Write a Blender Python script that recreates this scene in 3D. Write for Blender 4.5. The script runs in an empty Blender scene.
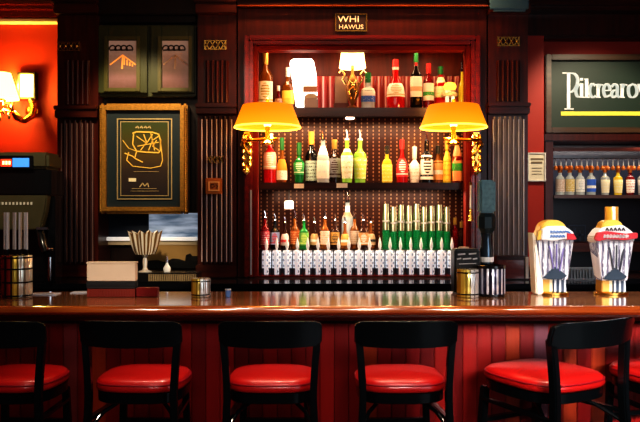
import bpy, bmesh, math, random
from mathutils import Vector
random.seed(7)
SC = bpy.context.scene
COL = SC.collection
F = 745.0; CX = 320.0; CY = 211.0; CZ = 1.53
def X(px, Y): return (px - CX) / F * Y
def Z(py, Y): return CZ + (CY - py) / F * Y
PI = math.pi

# ------------------------------------------------------------------ materials
class NT:
    def __init__(s, name):
        s.m = bpy.data.materials.new(name); s.m.use_nodes = True
        s.t = s.m.node_tree; s.b = s.t.nodes['Principled BSDF']
    def n(s, typ, **kw):
        nd = s.t.nodes.new(typ)
        for k, v in kw.items(): setattr(nd, k, v)
        return nd
    def l(s, a, b): s.t.links.new(a, b)
    def math(s, op, a, b=None, c=None):
        nd = s.n('ShaderNodeMath', operation=op)
        for i, v in enumerate((a, b, c)):
            if v is None: continue
            if hasattr(v, 'is_linked'): s.l(v, nd.inputs[i])
            else: nd.inputs[i].default_value = v
        return nd.outputs[0]
    def mix(s, f, a, b):
        nd = s.n('ShaderNodeMix', data_type='RGBA')
        for i, v in ((0, f), (6, a), (7, b)):
            if hasattr(v, 'is_linked'): s.l(v, nd.inputs[i])
            else: nd.inputs[i].default_value = v if i == 0 else c4(v)
        return nd.outputs[2]
    def coord(s, which='Object'):
        tc = s.n('ShaderNodeTexCoord'); return tc.outputs[which]
    def xyz(s, which='Object'):
        sp = s.n('ShaderNodeSeparateXYZ'); s.l(s.coord(which), sp.inputs[0]); return sp.outputs
    def noise(s, scale, vec=(1, 1, 1), detail=4, which='Object'):
        mp = s.n('ShaderNodeMapping'); mp.inputs['Scale'].default_value = vec
        s.l(s.coord(which), mp.inputs[0])
        nz = s.n('ShaderNodeTexNoise'); nz.inputs['Scale'].default_value = scale; nz.inputs['Detail'].default_value = detail
        s.l(mp.outputs[0], nz.inputs['Vector']); return nz.outputs['Fac']
    def ramp(s, f, stops, const=False):
        r = s.n('ShaderNodeValToRGB'); cr = r.color_ramp
        if const: cr.interpolation = 'CONSTANT'
        while len(cr.elements) < len(stops): cr.elements.new(0.5)
        for e, (p, c) in zip(cr.elements, stops): e.position = p; e.color = c4(c)
        s.l(f, r.inputs[0]); return r.outputs[0]
    def base(s, v):
        if hasattr(v, 'is_linked'): s.l(v, s.b.inputs['Base Color'])
        else: s.b.inputs['Base Color'].default_value = c4(v)
    def bump(s, h, strength=.3, dist=.01):
        b = s.n('ShaderNodeBump'); b.inputs['Strength'].default_value = strength; b.inputs['Distance'].default_value = dist
        s.l(h, b.inputs['Height']); s.l(b.outputs[0], s.b.inputs['Normal'])
def c4(c): return (c[0], c[1], c[2], 1.0)
def setp(b, rough=.5, metal=0, trans=0, coat=0, emit=None, es=0, spec=None, ior=None):
    b.inputs['Roughness'].default_value = rough; b.inputs['Metallic'].default_value = metal
    b.inputs['Transmission Weight'].default_value = trans; b.inputs['Coat Weight'].default_value = coat
    b.inputs['Coat Roughness'].default_value = .08
    if emit: b.inputs['Emission Color'].default_value = c4(emit); b.inputs['Emission Strength'].default_value = es
    if spec is not None: b.inputs['Specular IOR Level'].default_value = spec
    if ior: b.inputs['IOR'].default_value = ior
CACHE = {}
def mat(name, col, rough=.4, vary=.12, scale=14, **kw):
    if name in CACHE: return CACHE[name]
    t = NT(name)
    f = t.noise(scale)
    lo = [max(0, c * (1 - vary)) for c in col]; hi = [min(1, c * (1 + vary)) for c in col]
    t.base(t.mix(f, lo, hi)); setp(t.b, rough, **kw); CACHE[name] = t.m
    return t.m
def glow(name, col, strength, base=None):
    if name in CACHE: return CACHE[name]
    t = NT(name); t.base(base or col)
    f = t.noise(9); t.l(t.mix(f, [c * .9 for c in col], col), t.b.inputs['Emission Color'])
    t.b.inputs['Emission Strength'].default_value = strength; t.b.inputs['Roughness'].default_value = .6
    CACHE[name] = t.m; return t.m
def wood(name, a, b, rough=.28, coat=.4, axis='z', spec=.5):
    t = NT(name); v = {'z': (14, 14, 1.2), 'x': (1.0, 14, 14), 'y': (14, 1, 14)}[axis]
    f = t.noise(2.4, v, 6); t.base(t.ramp(f, [(.3, a), (.7, b)])); setp(t.b, rough, coat=coat, spec=spec)
    CACHE[name] = t.m; return t.m

M_MAHO = wood('mahogany', (.036, .006, .004), (.080, .012, .006), .33, .06, 'z', .35)
M_MAHOX = wood('mahogany rail', (.030, .006, .004), (.08, .014, .007), .33, .06, 'x', .35)
M_RED = wood('red lacquered wood', (.10, .006, .004), (.20, .011, .006), .26, .5, 'x')
M_DARK = wood('dark stained wood', (.010, .006, .006), (.022, .010, .008), .3, .3)
M_SHELF = wood('shelf wood', (.016, .005, .004), (.045, .011, .007), .3, .15, 'x')
M_TOP = wood('polished counter wood', (.24, .105, .045), (.36, .17, .075), .12, .6, 'x')
M_NOSE = wood('counter nosing wood', (.20, .042, .010), (.34, .085, .018), .18, .7, 'x')
M_WALL = None
def wall_mat():
    t = NT('red plaster'); f = t.noise(3); t.base(t.mix(f, (.34, .017, .006), (.42, .024, .007)))
    setp(t.b, .55); t.bump(t.noise(120), .08, .002); return t.m
M_WALL = wall_mat()
def plank_mat():
    t = NT('painted planks'); x = t.xyz()
    k = t.math('FLOOR', t.math('DIVIDE', x[0], .074))
    w = t.n('ShaderNodeTexWhiteNoise', noise_dimensions='1D'); t.l(k, w.inputs['W'])
    c = t.ramp(w.outputs['Value'], [(0, (.34, .008, .008)), (.22, (.46, .014, .010)), (.44, (.26, .008, .010)), (.58, (.50, .016, .012)),
        (.72, (.40, .07, .07)), (.79, (.50, .06, .012)), (.85, (.40, .012, .014)), (.95, (.26, .10, .14))], True)
    g = t.noise(3, (20, 20, 1)); t.base(t.mix(t.math('MULTIPLY', g, .35), c, (.10, .006, .006)))
    setp(t.b, .38, coat=.15); return t.m
M_PLANK = plank_mat()
M_FLOOR = wood('floor boards', (.06, .03, .02), (.12, .06, .035), .4, .1, 'y')
M_CEIL = mat('ceiling plaster', (.20, .12, .09), .8)
M_BRASS = mat('brass', (.85, .52, .14), .22, metal=1)
M_GOLD = mat('gilt', (.52, .28, .065), .34, metal=.6, vary=.6, scale=60)
M_CHROME = mat('chrome', (.75, .76, .80), .14, metal=1)
M_STEEL = mat('dark steel', (.10, .10, .11), .3, metal=.8)
M_BLACK = mat('black paint', (.010, .011, .013), .22, coat=.5)
M_STOOL = mat('black stool enamel', (.005, .008, .010), .25, coat=.35)
M_GLOSSBLK = mat('glossy black stone', (.008, .009, .012), .1)
M_VINYL = None
def vinyl():
    t = NT('red vinyl'); f = t.noise(8); t.base(t.mix(f, (.50, .012, .012), (.60, .020, .018)))
    setp(t.b, .33, coat=.25); t.bump(t.noise(220), .06, .001); return t.m
M_VINYL = vinyl()
M_PIPING = mat('dark red piping', (.30, .01, .02), .4)
M_WHITE = mat('white card', (.82, .80, .76), .5, vary=.05)
M_CREAM = mat('cream card', (.72, .58, .44), .55, vary=.06)
M_GREENF = mat('dark green paint', (.050, .058, .020), .35, coat=.2)
M_GREENB = mat('sign green', (.014, .036, .022), .5, vary=.2, scale=3)
M_LETTER = mat('white sign paint', (.85, .86, .82), .5, vary=.03, emit=(1, 1, .95), es=.12)
M_YELLOW = mat('yellow paint', (.80, .66, .06), .5, vary=.05)
M_OLIVE = mat('olive metal', (.12, .11, .06), .35, metal=.3)
M_TEAL = mat('teal frosted plastic', (.16, .32, .36), .3, vary=.5, scale=50)
M_NAVY = mat('navy mat board', (.010, .020, .040), .5)
def clear_glass(name='clear glass', col=(.95, .97, .97), rough=.03):
    if name in CACHE: return CACHE[name]
    t = NT(name); t.base(col); setp(t.b, rough, trans=1.0, ior=1.45); CACHE[name] = t.m; return t.m
def bottle_glass(name, col, e=.0):
    n = 'glass ' + name
    if n in CACHE: return CACHE[n]
    t = NT(n); f = t.noise(18); t.base(t.mix(f, [c * .75 for c in col], col)); setp(t.b, .08, trans=.45, coat=.3, ior=1.4, emit=col, es=e)  # any emission stands in for light coming through from behind the bottle
    CACHE[n] = t.m; return t.m

def bead_mat():
    t = NT('beaded copper'); x = t.xyz()
    u = t.math('SUBTRACT', t.math('FRACT', t.math('DIVIDE', x[0], .047)), .5)
    v = t.math('SUBTRACT', t.math('FRACT', t.math('DIVIDE', x[2], .030)), .5)
    d = t.math('SQRT', t.math('ADD', t.math('MULTIPLY', t.math('MULTIPLY', u, u), 6.0), t.math('MULTIPLY', v, v)))
    k = t.math('LESS_THAN', d, .30)
    r = t.noise(5)
    t.base(t.mix(k, t.mix(r, (.035, .009, .006), (.10, .022, .008)), t.mix(r, (.22, .07, .03), (.62, .34, .20))))
    setp(t.b, .3, metal=.25); t.l(t.mix(k, (0, 0, 0), (.9, .45, .25)), t.b.inputs['Emission Color']); t.b.inputs['Emission Strength'].default_value = .03
    return t.m
M_BEAD = bead_mat()
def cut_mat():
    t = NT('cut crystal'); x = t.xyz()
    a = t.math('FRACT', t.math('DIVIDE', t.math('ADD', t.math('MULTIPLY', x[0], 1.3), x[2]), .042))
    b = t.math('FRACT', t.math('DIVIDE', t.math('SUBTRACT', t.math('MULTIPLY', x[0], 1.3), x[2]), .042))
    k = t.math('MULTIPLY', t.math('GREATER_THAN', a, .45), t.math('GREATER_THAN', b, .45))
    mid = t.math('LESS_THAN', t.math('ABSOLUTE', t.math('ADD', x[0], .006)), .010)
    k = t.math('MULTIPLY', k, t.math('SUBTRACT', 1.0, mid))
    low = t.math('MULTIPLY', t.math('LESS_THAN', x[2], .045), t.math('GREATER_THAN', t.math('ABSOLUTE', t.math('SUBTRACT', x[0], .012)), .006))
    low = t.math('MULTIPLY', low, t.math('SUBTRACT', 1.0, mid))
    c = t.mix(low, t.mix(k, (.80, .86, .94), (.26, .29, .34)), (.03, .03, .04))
    t.base(c); setp(t.b, .15, coat=.3); t.l(c, t.b.inputs['Emission Color']); t.b.inputs['Emission Strength'].default_value = .32; return t.m  # emission puts the backlit glow into the crystal itself
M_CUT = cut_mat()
def stripe_mat(name, stops, rough=.25, metal=.3, bands=None):
    t = NT(name); x = t.xyz('Generated')
    c = t.ramp(x[0], stops, True)
    for lo, hi in bands or ():
        k = t.math('MULTIPLY', t.math('GREATER_THAN', x[2], lo), t.math('LESS_THAN', x[2], hi))
        c = t.mix(k, c, (.01, .01, .01))
    t.base(c); setp(t.b, rough, metal=metal); return t.m
LAB = {}
def label_mat(base, accent, style):
    key = (base, accent, style)
    if key in LAB: return LAB[key]
    t = NT('bottle label'); x = t.xyz('Generated')
    if style == 'oval':
        u = t.math('MULTIPLY', t.math('SUBTRACT', x[0], .5), 1.0); v = t.math('MULTIPLY', t.math('SUBTRACT', x[2], .58), .9)
        d = t.math('SQRT', t.math('ADD', t.math('MULTIPLY', u, u), t.math('MULTIPLY', v, v)))
        z = t.math('FRACT', t.math('MULTIPLY', x[2], 8.0))
        k = t.math('MAXIMUM', t.math('MULTIPLY', t.math('LESS_THAN', d, .30), t.math('LESS_THAN', z, .55)), t.math('MULTIPLY', t.math('LESS_THAN', x[2], .2), t.math('GREATER_THAN', x[2], .12)))
    elif style == 'band':
        k = t.math('MULTIPLY', t.math('GREATER_THAN', x[2], .28), t.math('LESS_THAN', x[2], .5))
    elif style == 'half':
        k = t.math('LESS_THAN', x[2], .45)
    else:  # lines
        z = t.math('FRACT', t.math('MULTIPLY', x[2], 6.0))
        nz = t.noise(9, (1, 1, 3), 2, 'Generated')
        k = t.math('MULTIPLY', t.math('LESS_THAN', z, .4), t.math('GREATER_THAN', nz, .52))
    nz2 = t.noise(14, (1, 1, 2), 3, 'Generated')
    k = t.math('MULTIPLY', k, t.math('GREATER_THAN', nz2, .36))
    t.base(t.mix(k, base, accent)); setp(t.b, .4); LAB[key] = t.m
    return t.m

# ------------------------------------------------------------------ mesh building
class MB:
    def __init__(s): s.v = []; s.f = []
    def add(s, vs, fs):
        b = len(s.v); s.v += [tuple(p) for p in vs]; s.f += [tuple(b + i for i in f) for f in fs]; return s
    def box(s, x0, x1, y0, y1, z0, z1):
        x0, x1 = sorted((x0, x1)); y0, y1 = sorted((y0, y1)); z0, z1 = sorted((z0, z1))
        return s.add([(x0, y0, z0), (x1, y0, z0), (x1, y1, z0), (x0, y1, z0), (x0, y0, z1), (x1, y0, z1), (x1, y1, z1), (x0, y1, z1)],
                     [(0, 3, 2, 1), (4, 5, 6, 7), (0, 1, 5, 4), (1, 2, 6, 5), (2, 3, 7, 6), (3, 0, 4, 7)])
    def pbox(s, px0, py0, px1, py1, Y0, Y1):
        return s.box(X(px0, Y0), X(px1, Y0), Y0, Y1, Z(py1, Y0), Z(py0, Y0))
    def frame(s, x0, x1, z0, z1, w, y0, y1, wb=None):
        wb = w if wb is None else wb
        s.box(x0, x0 + w, y0, y1, z0, z1); s.box(x1 - w, x1, y0, y1, z0, z1)
        s.box(x0 + w, x1 - w, y0, y1, z1 - w, z1)
        if wb: s.box(x0 + w, x1 - w, y0, y1, z0, z0 + wb)
        return s
    def rings(s, rings, cap0=True, cap1=True):
        n = len(rings[0]); b = len(s.v)
        for r in rings: s.v += [tuple(p) for p in r]
        for i in range(len(rings) - 1):
            for j in range(n):
                s.f.append((b + i * n + j, b + i * n + (j + 1) % n, b + (i + 1) * n + (j + 1) % n, b + (i + 1) * n + j))
        if cap0: s.f.append(tuple(b + j for j in reversed(range(n))))
        if cap1: s.f.append(tuple(b + (len(rings) - 1) * n + j for j in range(n)))
        return s
    def lathe(s, prof, c=(0, 0, 0), seg=20, sx=1, sy=1, p=2, a0=0, cap=True):
        rs = []
        for r, z in prof:
            ring = []
            for j in range(seg):
                a = a0 + 2 * PI * j / seg; ca, sa = math.cos(a), math.sin(a)
                k = (abs(ca) ** p + abs(sa) ** p) ** (-1 / p)
                ring.append((c[0] + r * sx * ca * k, c[1] + r * sy * sa * k, c[2] + z))
            rs.append(ring)
        return s.rings(rs, cap, cap)
    def tube(s, path, r, seg=8, cap=True):
        pts = [Vector(p) for p in path]; rr = r if isinstance(r, (list, tuple)) else [r] * len(pts)
        t0 = (pts[1] - pts[0]).normalized()
        up = Vector((0, 0, 1)) if abs(t0.z) < .9 else Vector((0, 1, 0))
        n = t0.cross(up).normalized(); rs = []
        for i, p in enumerate(pts):
            t = (pts[min(i + 1, len(pts) - 1)] - pts[max(i - 1, 0)]).normalized()
            n = (n - t * n.dot(t)).normalized(); b = t.cross(n)
            rs.append([p + (n * math.cos(2 * PI * j / seg) + b * math.sin(2 * PI * j / seg)) * rr[i] for j in range(seg)])
        return s.rings(rs, cap, cap)
    def bar(s, path, w, h):           # rectangular section, w along local side, h along other
        pts = [Vector(p) for p in path]; rs = []
        for i, p in enumerate(pts):
            t = (pts[min(i + 1, len(pts) - 1)] - pts[max(i - 1, 0)]).normalized()
            n = t.cross(Vector((0, 1, 0))); n = n.normalized() if n.length > .05 else Vector((1, 0, 0))
            b = t.cross(n).normalized()
            rs.append([p + n * w / 2 + b * h / 2, p - n * w / 2 + b * h / 2, p - n * w / 2 - b * h / 2, p + n * w / 2 - b * h / 2])
        return s.rings(rs)
    def prism(s, poly, a, b, axis='z'):
        def q(u, v, w): return {'z': (u, v, w), 'y': (u, w, v), 'x': (w, u, v)}[axis]
        return s.rings([[q(u, v, a) for u, v in poly], [q(u, v, b) for u, v in poly]])
    def ribbon(s, path, w, y0, y1, nib=None):   # path in x,z ; thick in y
        n = len(path)
        for i in range(n - 1):
            (ax, az), (bx, bz) = path[i], path[i + 1]
            d = Vector((bx - ax, bz - az)); L = d.length
            if L < 1e-7: continue
            d /= L; nn = Vector((-d.y, d.x)); ww = w if nib is None else nib(d) * w
            e = d * ww * .15
            poly = [(ax - nn.x * ww / 2 - e.x, az - nn.y * ww / 2 - e.y), (bx - nn.x * ww / 2 + e.x, bz - nn.y * ww / 2 + e.y),
                    (bx + nn.x * ww / 2 + e.x, bz + nn.y * ww / 2 + e.y), (ax + nn.x * ww / 2 - e.x, az + nn.y * ww / 2 - e.y)]
            s.prism(poly, y0, y1, 'y')
        return s
    def build(s, name, m, parent=None, bevel=0, smooth=35, at=None):
        off = Vector(parent.location) if parent is not None else Vector((0, 0, 0))
        q = parent.parent if parent is not None else None
        while q is not None: off += Vector(q.location); q = q.parent
        if at is not None: off += Vector(at)
        me = bpy.data.meshes.new(name)
        me.from_pydata([(p[0] - off.x, p[1] - off.y, p[2] - off.z) for p in s.v], [], s.f)
        bm = bmesh.new(); bm.from_mesh(me); bmesh.ops.recalc_face_normals(bm, faces=bm.faces)
        if bevel:
            es = [e for e in bm.edges if len(e.link_faces) == 2 and e.calc_face_angle(0) > .6]
            bmesh.ops.bevel(bm, geom=es, offset=bevel, segments=2, affect='EDGES', clamp_overlap=True)
        bm.to_mesh(me); bm.free()
        for p in me.polygons: p.use_smooth = True
        me.set_sharp_from_angle(angle=math.radians(smooth))
        me.materials.append(m)
        o = bpy.data.objects.new(name, me); COL.objects.link(o)
        if parent is not None: o.parent = parent
        if at is not None: o.location = at
        return o
def tag(o, label, cat, group=None, kind=None):
    if label: o['label'] = label
    if cat: o['category'] = cat
    if group: o['group'] = group
    if kind: o['kind'] = kind
    return o
def thing(name, label, cat, loc=(0, 0, 0), rz=0, group=None):
    o = bpy.data.objects.new(name, None); COL.objects.link(o); o.location = loc; o.rotation_euler = (0, 0, rz)
    o.empty_display_size = .05
    return tag(o, label, cat, group)
def struct(o): o['kind'] = 'structure'; return o
def dup(root, loc, rz=0, label=None):
    r = root.copy(); COL.objects.link(r); r.location = loc; r.rotation_euler = (0, 0, rz)
    if label: r['label'] = label
    for ch in list(root.children):
        c = ch.copy(); COL.objects.link(c); c.parent = r
        for g in list(ch.children):
            d = g.copy(); COL.objects.link(d); d.parent = c
    return r
def text_mesh(body, size, x, y, z, depth=.002, sx=1.0):
    cu = bpy.data.curves.new('txt', 'FONT'); cu.body = body; cu.size = size; cu.extrude = depth; cu.align_x = 'CENTER'; cu.align_y = 'CENTER'
    o = bpy.data.objects.new('txt', cu); COL.objects.link(o)
    dg = bpy.context.evaluated_depsgraph_get(); me = bpy.data.meshes.new_from_object(o.evaluated_get(dg))
    mb = MB(); mb.add([(v.co.x * sx + x, y - v.co.z, v.co.y + z) for v in me.vertices], [tuple(p.vertices) for p in me.polygons])
    bpy.data.objects.remove(o); bpy.data.meshes.remove(me); bpy.data.curves.remove(cu)
    return mb

# ------------------------------------------------------------------ camera
cam = bpy.data.cameras.new('camera'); cam.lens = F / 640 * 36; cam.sensor_width = 36
co = bpy.data.objects.new('camera', cam); COL.objects.link(co); co.location = (0, 0, CZ); co.rotation_euler = (PI / 2, 0, 0)
SC.camera = co

# ------------------------------------------------------------------ room shell
WY = 6.05
struct(MB().box(-3.5, 3.5, -2, WY + .1, -.1, 0).build('floor', M_FLOOR))
struct(MB().box(-3.5, 3.5, WY, WY + .12, 0, 3.3).build('wall_back', M_WALL))
struct(MB().box(-3.6, -3.5, 1.0, WY + .1, 0, 3.3).build('wall_left', M_WALL))
struct(MB().box(3.5, 3.6, 1.0, WY + .1, 0, 3.3).build('wall_right', M_WALL))
struct(MB().box(-3.6, 3.6, 1.0, WY + .12, 3.3, 3.4).build('ceiling', M_CEIL))
# crown over the sconce wall
c = MB()
for y0, pa, pb in ((5.86, -8, 4), (5.90, 4, 9), (5.94, 9, 17)): c.box(-3.5, X(55, 5.5), y0, WY - .001, Z(pb, y0), min(3.29, Z(pa, y0)))
struct(c.build('trim_1', M_RED, bevel=.006))
struct(MB().box(-3.5, X(55, 5.5), 5.95, WY - .001, Z(21.5, 5.95), Z(18.5, 5.95)).build('trim_2', mat('painted lit cornice edge', (.8, .55, .42), .4), bevel=.003))  # illuminated cornice edge, put in as a pale strip
# crown and panel moulding over the sign wall
c = MB()
c.box(X(530, 5.45), 3.5, 5.80, WY - .001, Z(5, 5.8), 3.29); c.box(X(530, 5.45), 3.5, 5.84, WY - .001, Z(10, 5.84), Z(5, 5.84))
struct(c.build('trim_3', M_MAHOX, bevel=.006))
struct(MB().box(X(530, 5.45), 3.5, 5.97, WY - .001, Z(36, 5.97), Z(10.5, 5.97)).build('trim_4', M_MAHO, bevel=.006))
struct(MB().box(X(530, 5.45), 3.5, 5.94, WY - .001, Z(38.5, 5.94), Z(36, 5.94)).build('trim_5', M_MAHOX, bevel=.004))

M_REEDLINE = {6: mat('dim reed line', (.20, .12, .11), .35), 7: mat('pale reed line', (.72, .56, .55), .3), 8: mat('silver reed line', (.55, .56, .62), .25)}  # thin strips between the reeds, tone differs per pilaster
M_SHEENREED = wood('wood with painted sheen', (.10, .085, .09), (.28, .26, .29), .3, .3)  # silvery sheen of the reeds painted into the wood colour
M_SHAFT = wood('dark mahogany', (.020, .004, .003), (.045, .008, .005), .35, .05, 'z', .35)
def pilaster(n, px0, px1, Yf, orn, capy=(106, 118), top=40):
    """reeded pilaster: base, shaft, capital, upper reeded panel, fretwork ornament"""
    x0, x1 = X(px0, Yf), X(px1, Yf); w = x1 - x0
    root = bpy.data.objects.new('trim_%d' % n, None); COL.objects.link(root); root.location = (x0, Yf, 0); struct(root)
    m = MB(); m.box(x0, x1, Yf + .03, WY - .002, 1.05, 3.28); m.build('core', M_MAHO, root)
    def reeds(za, zb, k, inset, name, rad):
        a, b = x0 + inset, x1 - inset; st = (b - a) / k; poly = [(a, Yf + .032)]
        for i in range(k):
            cx = a + st * (i + .5)
            for j in range(7):
                t = PI - PI * j / 6
                poly.append((cx + math.cos(t) * st * rad, Yf + .028 - math.sin(t) * st * .42))
            if i < k - 1: poly.append((a + st * (i + 1), Yf + .028))
        poly.append((b, Yf + .032))
        MB().prism(poly, za, zb).build(name, M_SHEENREED if n == 8 and name == 'reeded_shaft' else M_SHAFT if name == 'reeded_shaft' else M_MAHO, root, smooth=50)
    reeds(Z(264, Yf), Z(capy[1] + 2, Yf), 6, w * .12, 'reeded_shaft', .40)
    reeds(Z(capy[0] - 2, Yf), Z(60, Yf), 5, w * .2, 'reeded_frieze', .40)
    g = MB(); st = w * .76 / 6
    for i in range(7): g.box(x0 + w * .12 + st * i - .0036, x0 + w * .12 + st * i + .0036, Yf + .008, Yf + .031, Z(262, Yf), Z(capy[1] + 5, Yf))
    g.build('reed_lines', M_REEDLINE[n], root)
    c = MB(); c.box(x0 - .010, x1 + .006, Yf - .035, WY - .003, Z(capy[0] + 4, Yf), Z(capy[0], Yf))
    c.box(x0 - .006, x1 + .003, Yf - .018, WY - .003, Z(capy[1], Yf), Z(capy[0] + 4, Yf)); c.build('capital', M_MAHOX, root, bevel=.005)
    c = MB(); c.box(x0 - .008, x1 + .006, Yf - .02, WY - .003, 1.045, Z(265, Yf)); c.build('plinth', M_MAHOX, root, bevel=.006)
    c = MB(); c.box(x0 - .010, x1 + .006, Yf - .03, WY - .003, Z(14, Yf), Z(4, Yf)); c.box(x0 - .02, x1 + .008, Yf - .05, WY - .003, Z(4, Yf), 3.285); c.build('head_block', M_MAHOX, root, bevel=.006)
    ox, oy = orn; m = MB(); hw, hh = 11, 4.6
    a, b, d, e = X(ox - hw, Yf), X(ox + hw, Yf), Z(oy + hh, Yf), Z(oy - hh, Yf); k = 4; st = (b - a) / k
    m.frame(a, b, d, e, .005, Yf + .012, Yf + .031)
    for i in range(k):
        m.ribbon([(a + st * i, d), (a + st * (i + 1), e)], .008, Yf + .010, Yf + .031); m.ribbon([(a + st * i, e), (a + st * (i + 1), d)], .008, Yf + .010, Yf + .031)
        m.lathe([(.001, -.009), (.009, -.005), (.009, .005), (.001, .009)], (a + st * (i + .5), Yf + .012, (d + e) / 2), 8)
    m.build('fretwork_ornament', M_BRASS, root)
    return root
P1 = pilaster(6, 56, 97, 5.45, (68, 46))
P2 = pilaster(7, 197, 236, 5.42, (215, 44.5), (104, 114))
P3 = pilaster(8, 489, 529, 5.42, (509, 41), (103, 114))
MB().pbox(490, -8, 529, 9, 5.34, 5.365).pbox(493, 9, 526, 11.5, 5.345, 5.365).build('blue_cap', mat('blue grey reflection', (.05, .12, .18), .3, coat=.3), P3, bevel=.006)['label'] = 'blue-grey cap block over the pilaster'  # bluish reflection on the block put in as its colour
m = MB()
for i in range(4):
    m.ribbon([(X(208 + 4 * i, 5.38), Z(157, 5.38)), (X(211 + 4 * i, 5.38), Z(163, 5.38))], .009, 5.372, 5.40)
    m.ribbon([(X(211 + 4 * i, 5.38), Z(156, 5.38)), (X(208.5 + 4 * i, 5.38), Z(160, 5.38))], .006, 5.372, 5.40)
m.build('reflection_marks', M_BRASS, P2)  # reflected lights on the pilaster, shaped as brass strokes

# niche between the first two pilasters
struct(MB().box(X(97, 5.45) + .002, X(197, 5.42) - .002, 5.80, WY - .001, 1.05, Z(213, 5.6)).box(X(97, 5.45) + .002, X(197, 5.42) - .002, 5.60, WY - .001, Z(213, 5.6) + .0005, 3.28).build('wall_niche', M_DARK))
m = MB(); m.pbox(98, -6, 196, 14, 5.47, 5.598).pbox(99, 14, 196, 22, 5.53, 5.598); struct(m.build('trim_9', M_DARK, bevel=.006))
# glazed wall cabinet in the niche
Yc = 5.49
cab = thing('wall_cabinet', 'dark green two-door glazed cabinet above the gold-framed poster', 'cabinet', (X(147, Yc), Yc, Z(95, Yc)))
m = MB(); m.box(X(98.5, Yc), X(195, Yc), Yc + .03, 5.598, Z(96, Yc), Z(24, Yc)); m.build('carcass', M_GREENF, cab, bevel=.004)
M_PANE = None
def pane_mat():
    t = NT('pane with painted reflection'); x = t.xyz('Generated'); f = t.noise(6, (1, 1, 2), 3, 'Generated')
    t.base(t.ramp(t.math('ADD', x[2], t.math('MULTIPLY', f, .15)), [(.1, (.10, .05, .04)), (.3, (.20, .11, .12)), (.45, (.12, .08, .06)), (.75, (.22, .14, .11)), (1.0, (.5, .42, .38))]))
    setp(t.b, .12, coat=.5, emit=(.34, .18, .12), es=.38); return t.m  # reflected lights painted onto the pane, with a glow of their own
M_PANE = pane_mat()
for (a, b, p, q, first) in ((98.5, 147, 108.5, 136.5, 1), (151, 194, 162, 188.5, 0)):
    d = MB(); x0, x1, z0, z1 = X(a, Yc), X(b, Yc), Z(93, Yc), Z(25.5, Yc); xi, xj, zi, zj = X(p, Yc), X(q, Yc), Z(88.5, Yc), Z(40.5, Yc)
    d.box(x0, xi, Yc - .005, Yc + .025, z0, z1); d.box(xj, x1, Yc - .005, Yc + .025, z0, z1); d.box(xi, xj, Yc - .005, Yc + .025, z0, zi); d.box(xi, xj, Yc - .005, Yc + .025, zj, z1)
    dr = d.build('door', M_GREENF, cab, bevel=.004)
    e = MB().frame(xi - .03, xj + .03, zi - .025, zj + .03, .028, Yc - .018, Yc - .006); e.build('moulding', mat('green gold edge', (.09, .085, .025), .35), dr, bevel=.004)
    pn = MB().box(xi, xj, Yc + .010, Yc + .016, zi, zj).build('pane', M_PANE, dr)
    g = MB(); xm = (xi + xj) / 2; yy = Yc + .004; zz = (zi + zj) / 2
    g.ribbon([(xi + .01, zz + .0), (xm, zz + .07), (xj - .008, zz + .0)], .010, yy, yy + .004)
    g.ribbon([(xm - .005, zz - .03), (xm, zz + .06)], .012, yy, yy + .004)
    for k in range(4 if first else 0): g.ribbon([(xm + .012 + .02 * k, zz + .05 - .015 * k), (xm + .012 + .02 * k, zz - .0 - .004 * k)], .010, yy, yy + .004)
    g.build('gable_reflection', glow('gilt reflection', (.8, .30, .06), .6 if first else .3) if first else mat('pale gilt reflection', (.55, .36, .24), .4), dr)  # gold gable lines of the reflection, drawn as ribbons, the first glowing
    g = MB()
    for k in range(4):
        xa = xi + (xj - xi) * (.14 + .2 * k)
        g.ribbon([(xa + .025 * math.cos(t), zj - .065 + .03 * math.sin(t)) for t in [PI * i / 6 for i in range(7)]], .009, yy, yy + .004)
        g.ribbon([(xa - .02, zj - .07), (xa + .025, zj - .068)], .010, yy, yy + .004)
    g.build('arch_reflection', mat('dark reflected arch', (.03, .02, .015), .4), dr)  # dark arches of the reflection, drawn as ribbons

# framed poster
Yp = 5.44
pic = thing('framed_poster', 'dark poster in a gold frame with navy mat', 'picture', (X(143, Yp), Yp + .1, Z(214, Yp)))
def fr(a, b, c, d, w, y0, y1): return MB().frame(X(a, Yp), X(c, Yp), Z(d, Yp), Z(b, Yp), w, y0, y1)
fr(98.5, 103, 187, 214, .040, Yp + .015, Yp + .14).build('outer_frame', M_GOLD, pic, bevel=.012)
m = fr(101.5, 106, 184, 211, .030, Yp, Yp + .03)
for i in range(56):
    t = i / 56; z = Z(211, Yp) + t * (Z(106, Yp) - Z(211, Yp))
    for xx in (X(100.2, Yp), X(185.6, Yp)): m.lathe([(.002, -.008), (.008, 0), (.002, .008)], (xx, Yp + .012, z), 6)
m.build('beaded_frame', M_GOLD, pic, bevel=.004)
MB().box(X(103, Yp), X(183, Yp), Yp + .03, Yp + .13, Z(210, Yp), Z(107, Yp)).build('mat_board', mat('poster mat', (.016, .030, .040), .45, vary=.4, scale=2), pic)
m = fr(116, 118, 171.5, 199.5, .008, Yp + .022, Yp + .03); y2 = Yp + .022
m.frame(X(119.5, Yp), X(168, Yp), Z(196, Yp), Z(121, Yp), .006, y2, Yp + .03); m.build('gold_fillet', mat('gold fillet', (.75, .60, .32), .35, metal=.6), pic)
def print_mat():
    t = NT('poster print'); x = t.xyz('Generated')
    t.base(t.ramp(x[2], [(0, (.03, .025, .03)), (.35, (.05, .035, .03)), (.55, (.10, .065, .02)), (.85, (.07, .075, .02)), (1, (.05, .075, .025))])); setp(t.b, .35, coat=.3); return t.m
pr = MB().box(X(121, Yp), X(167, Yp), Yp + .022, Yp + .028, Z(195, Yp), Z(122, Yp)).build('print', print_mat(), pic)
g = MB(); y0, y1 = Yp + .017, Yp + .023
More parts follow.
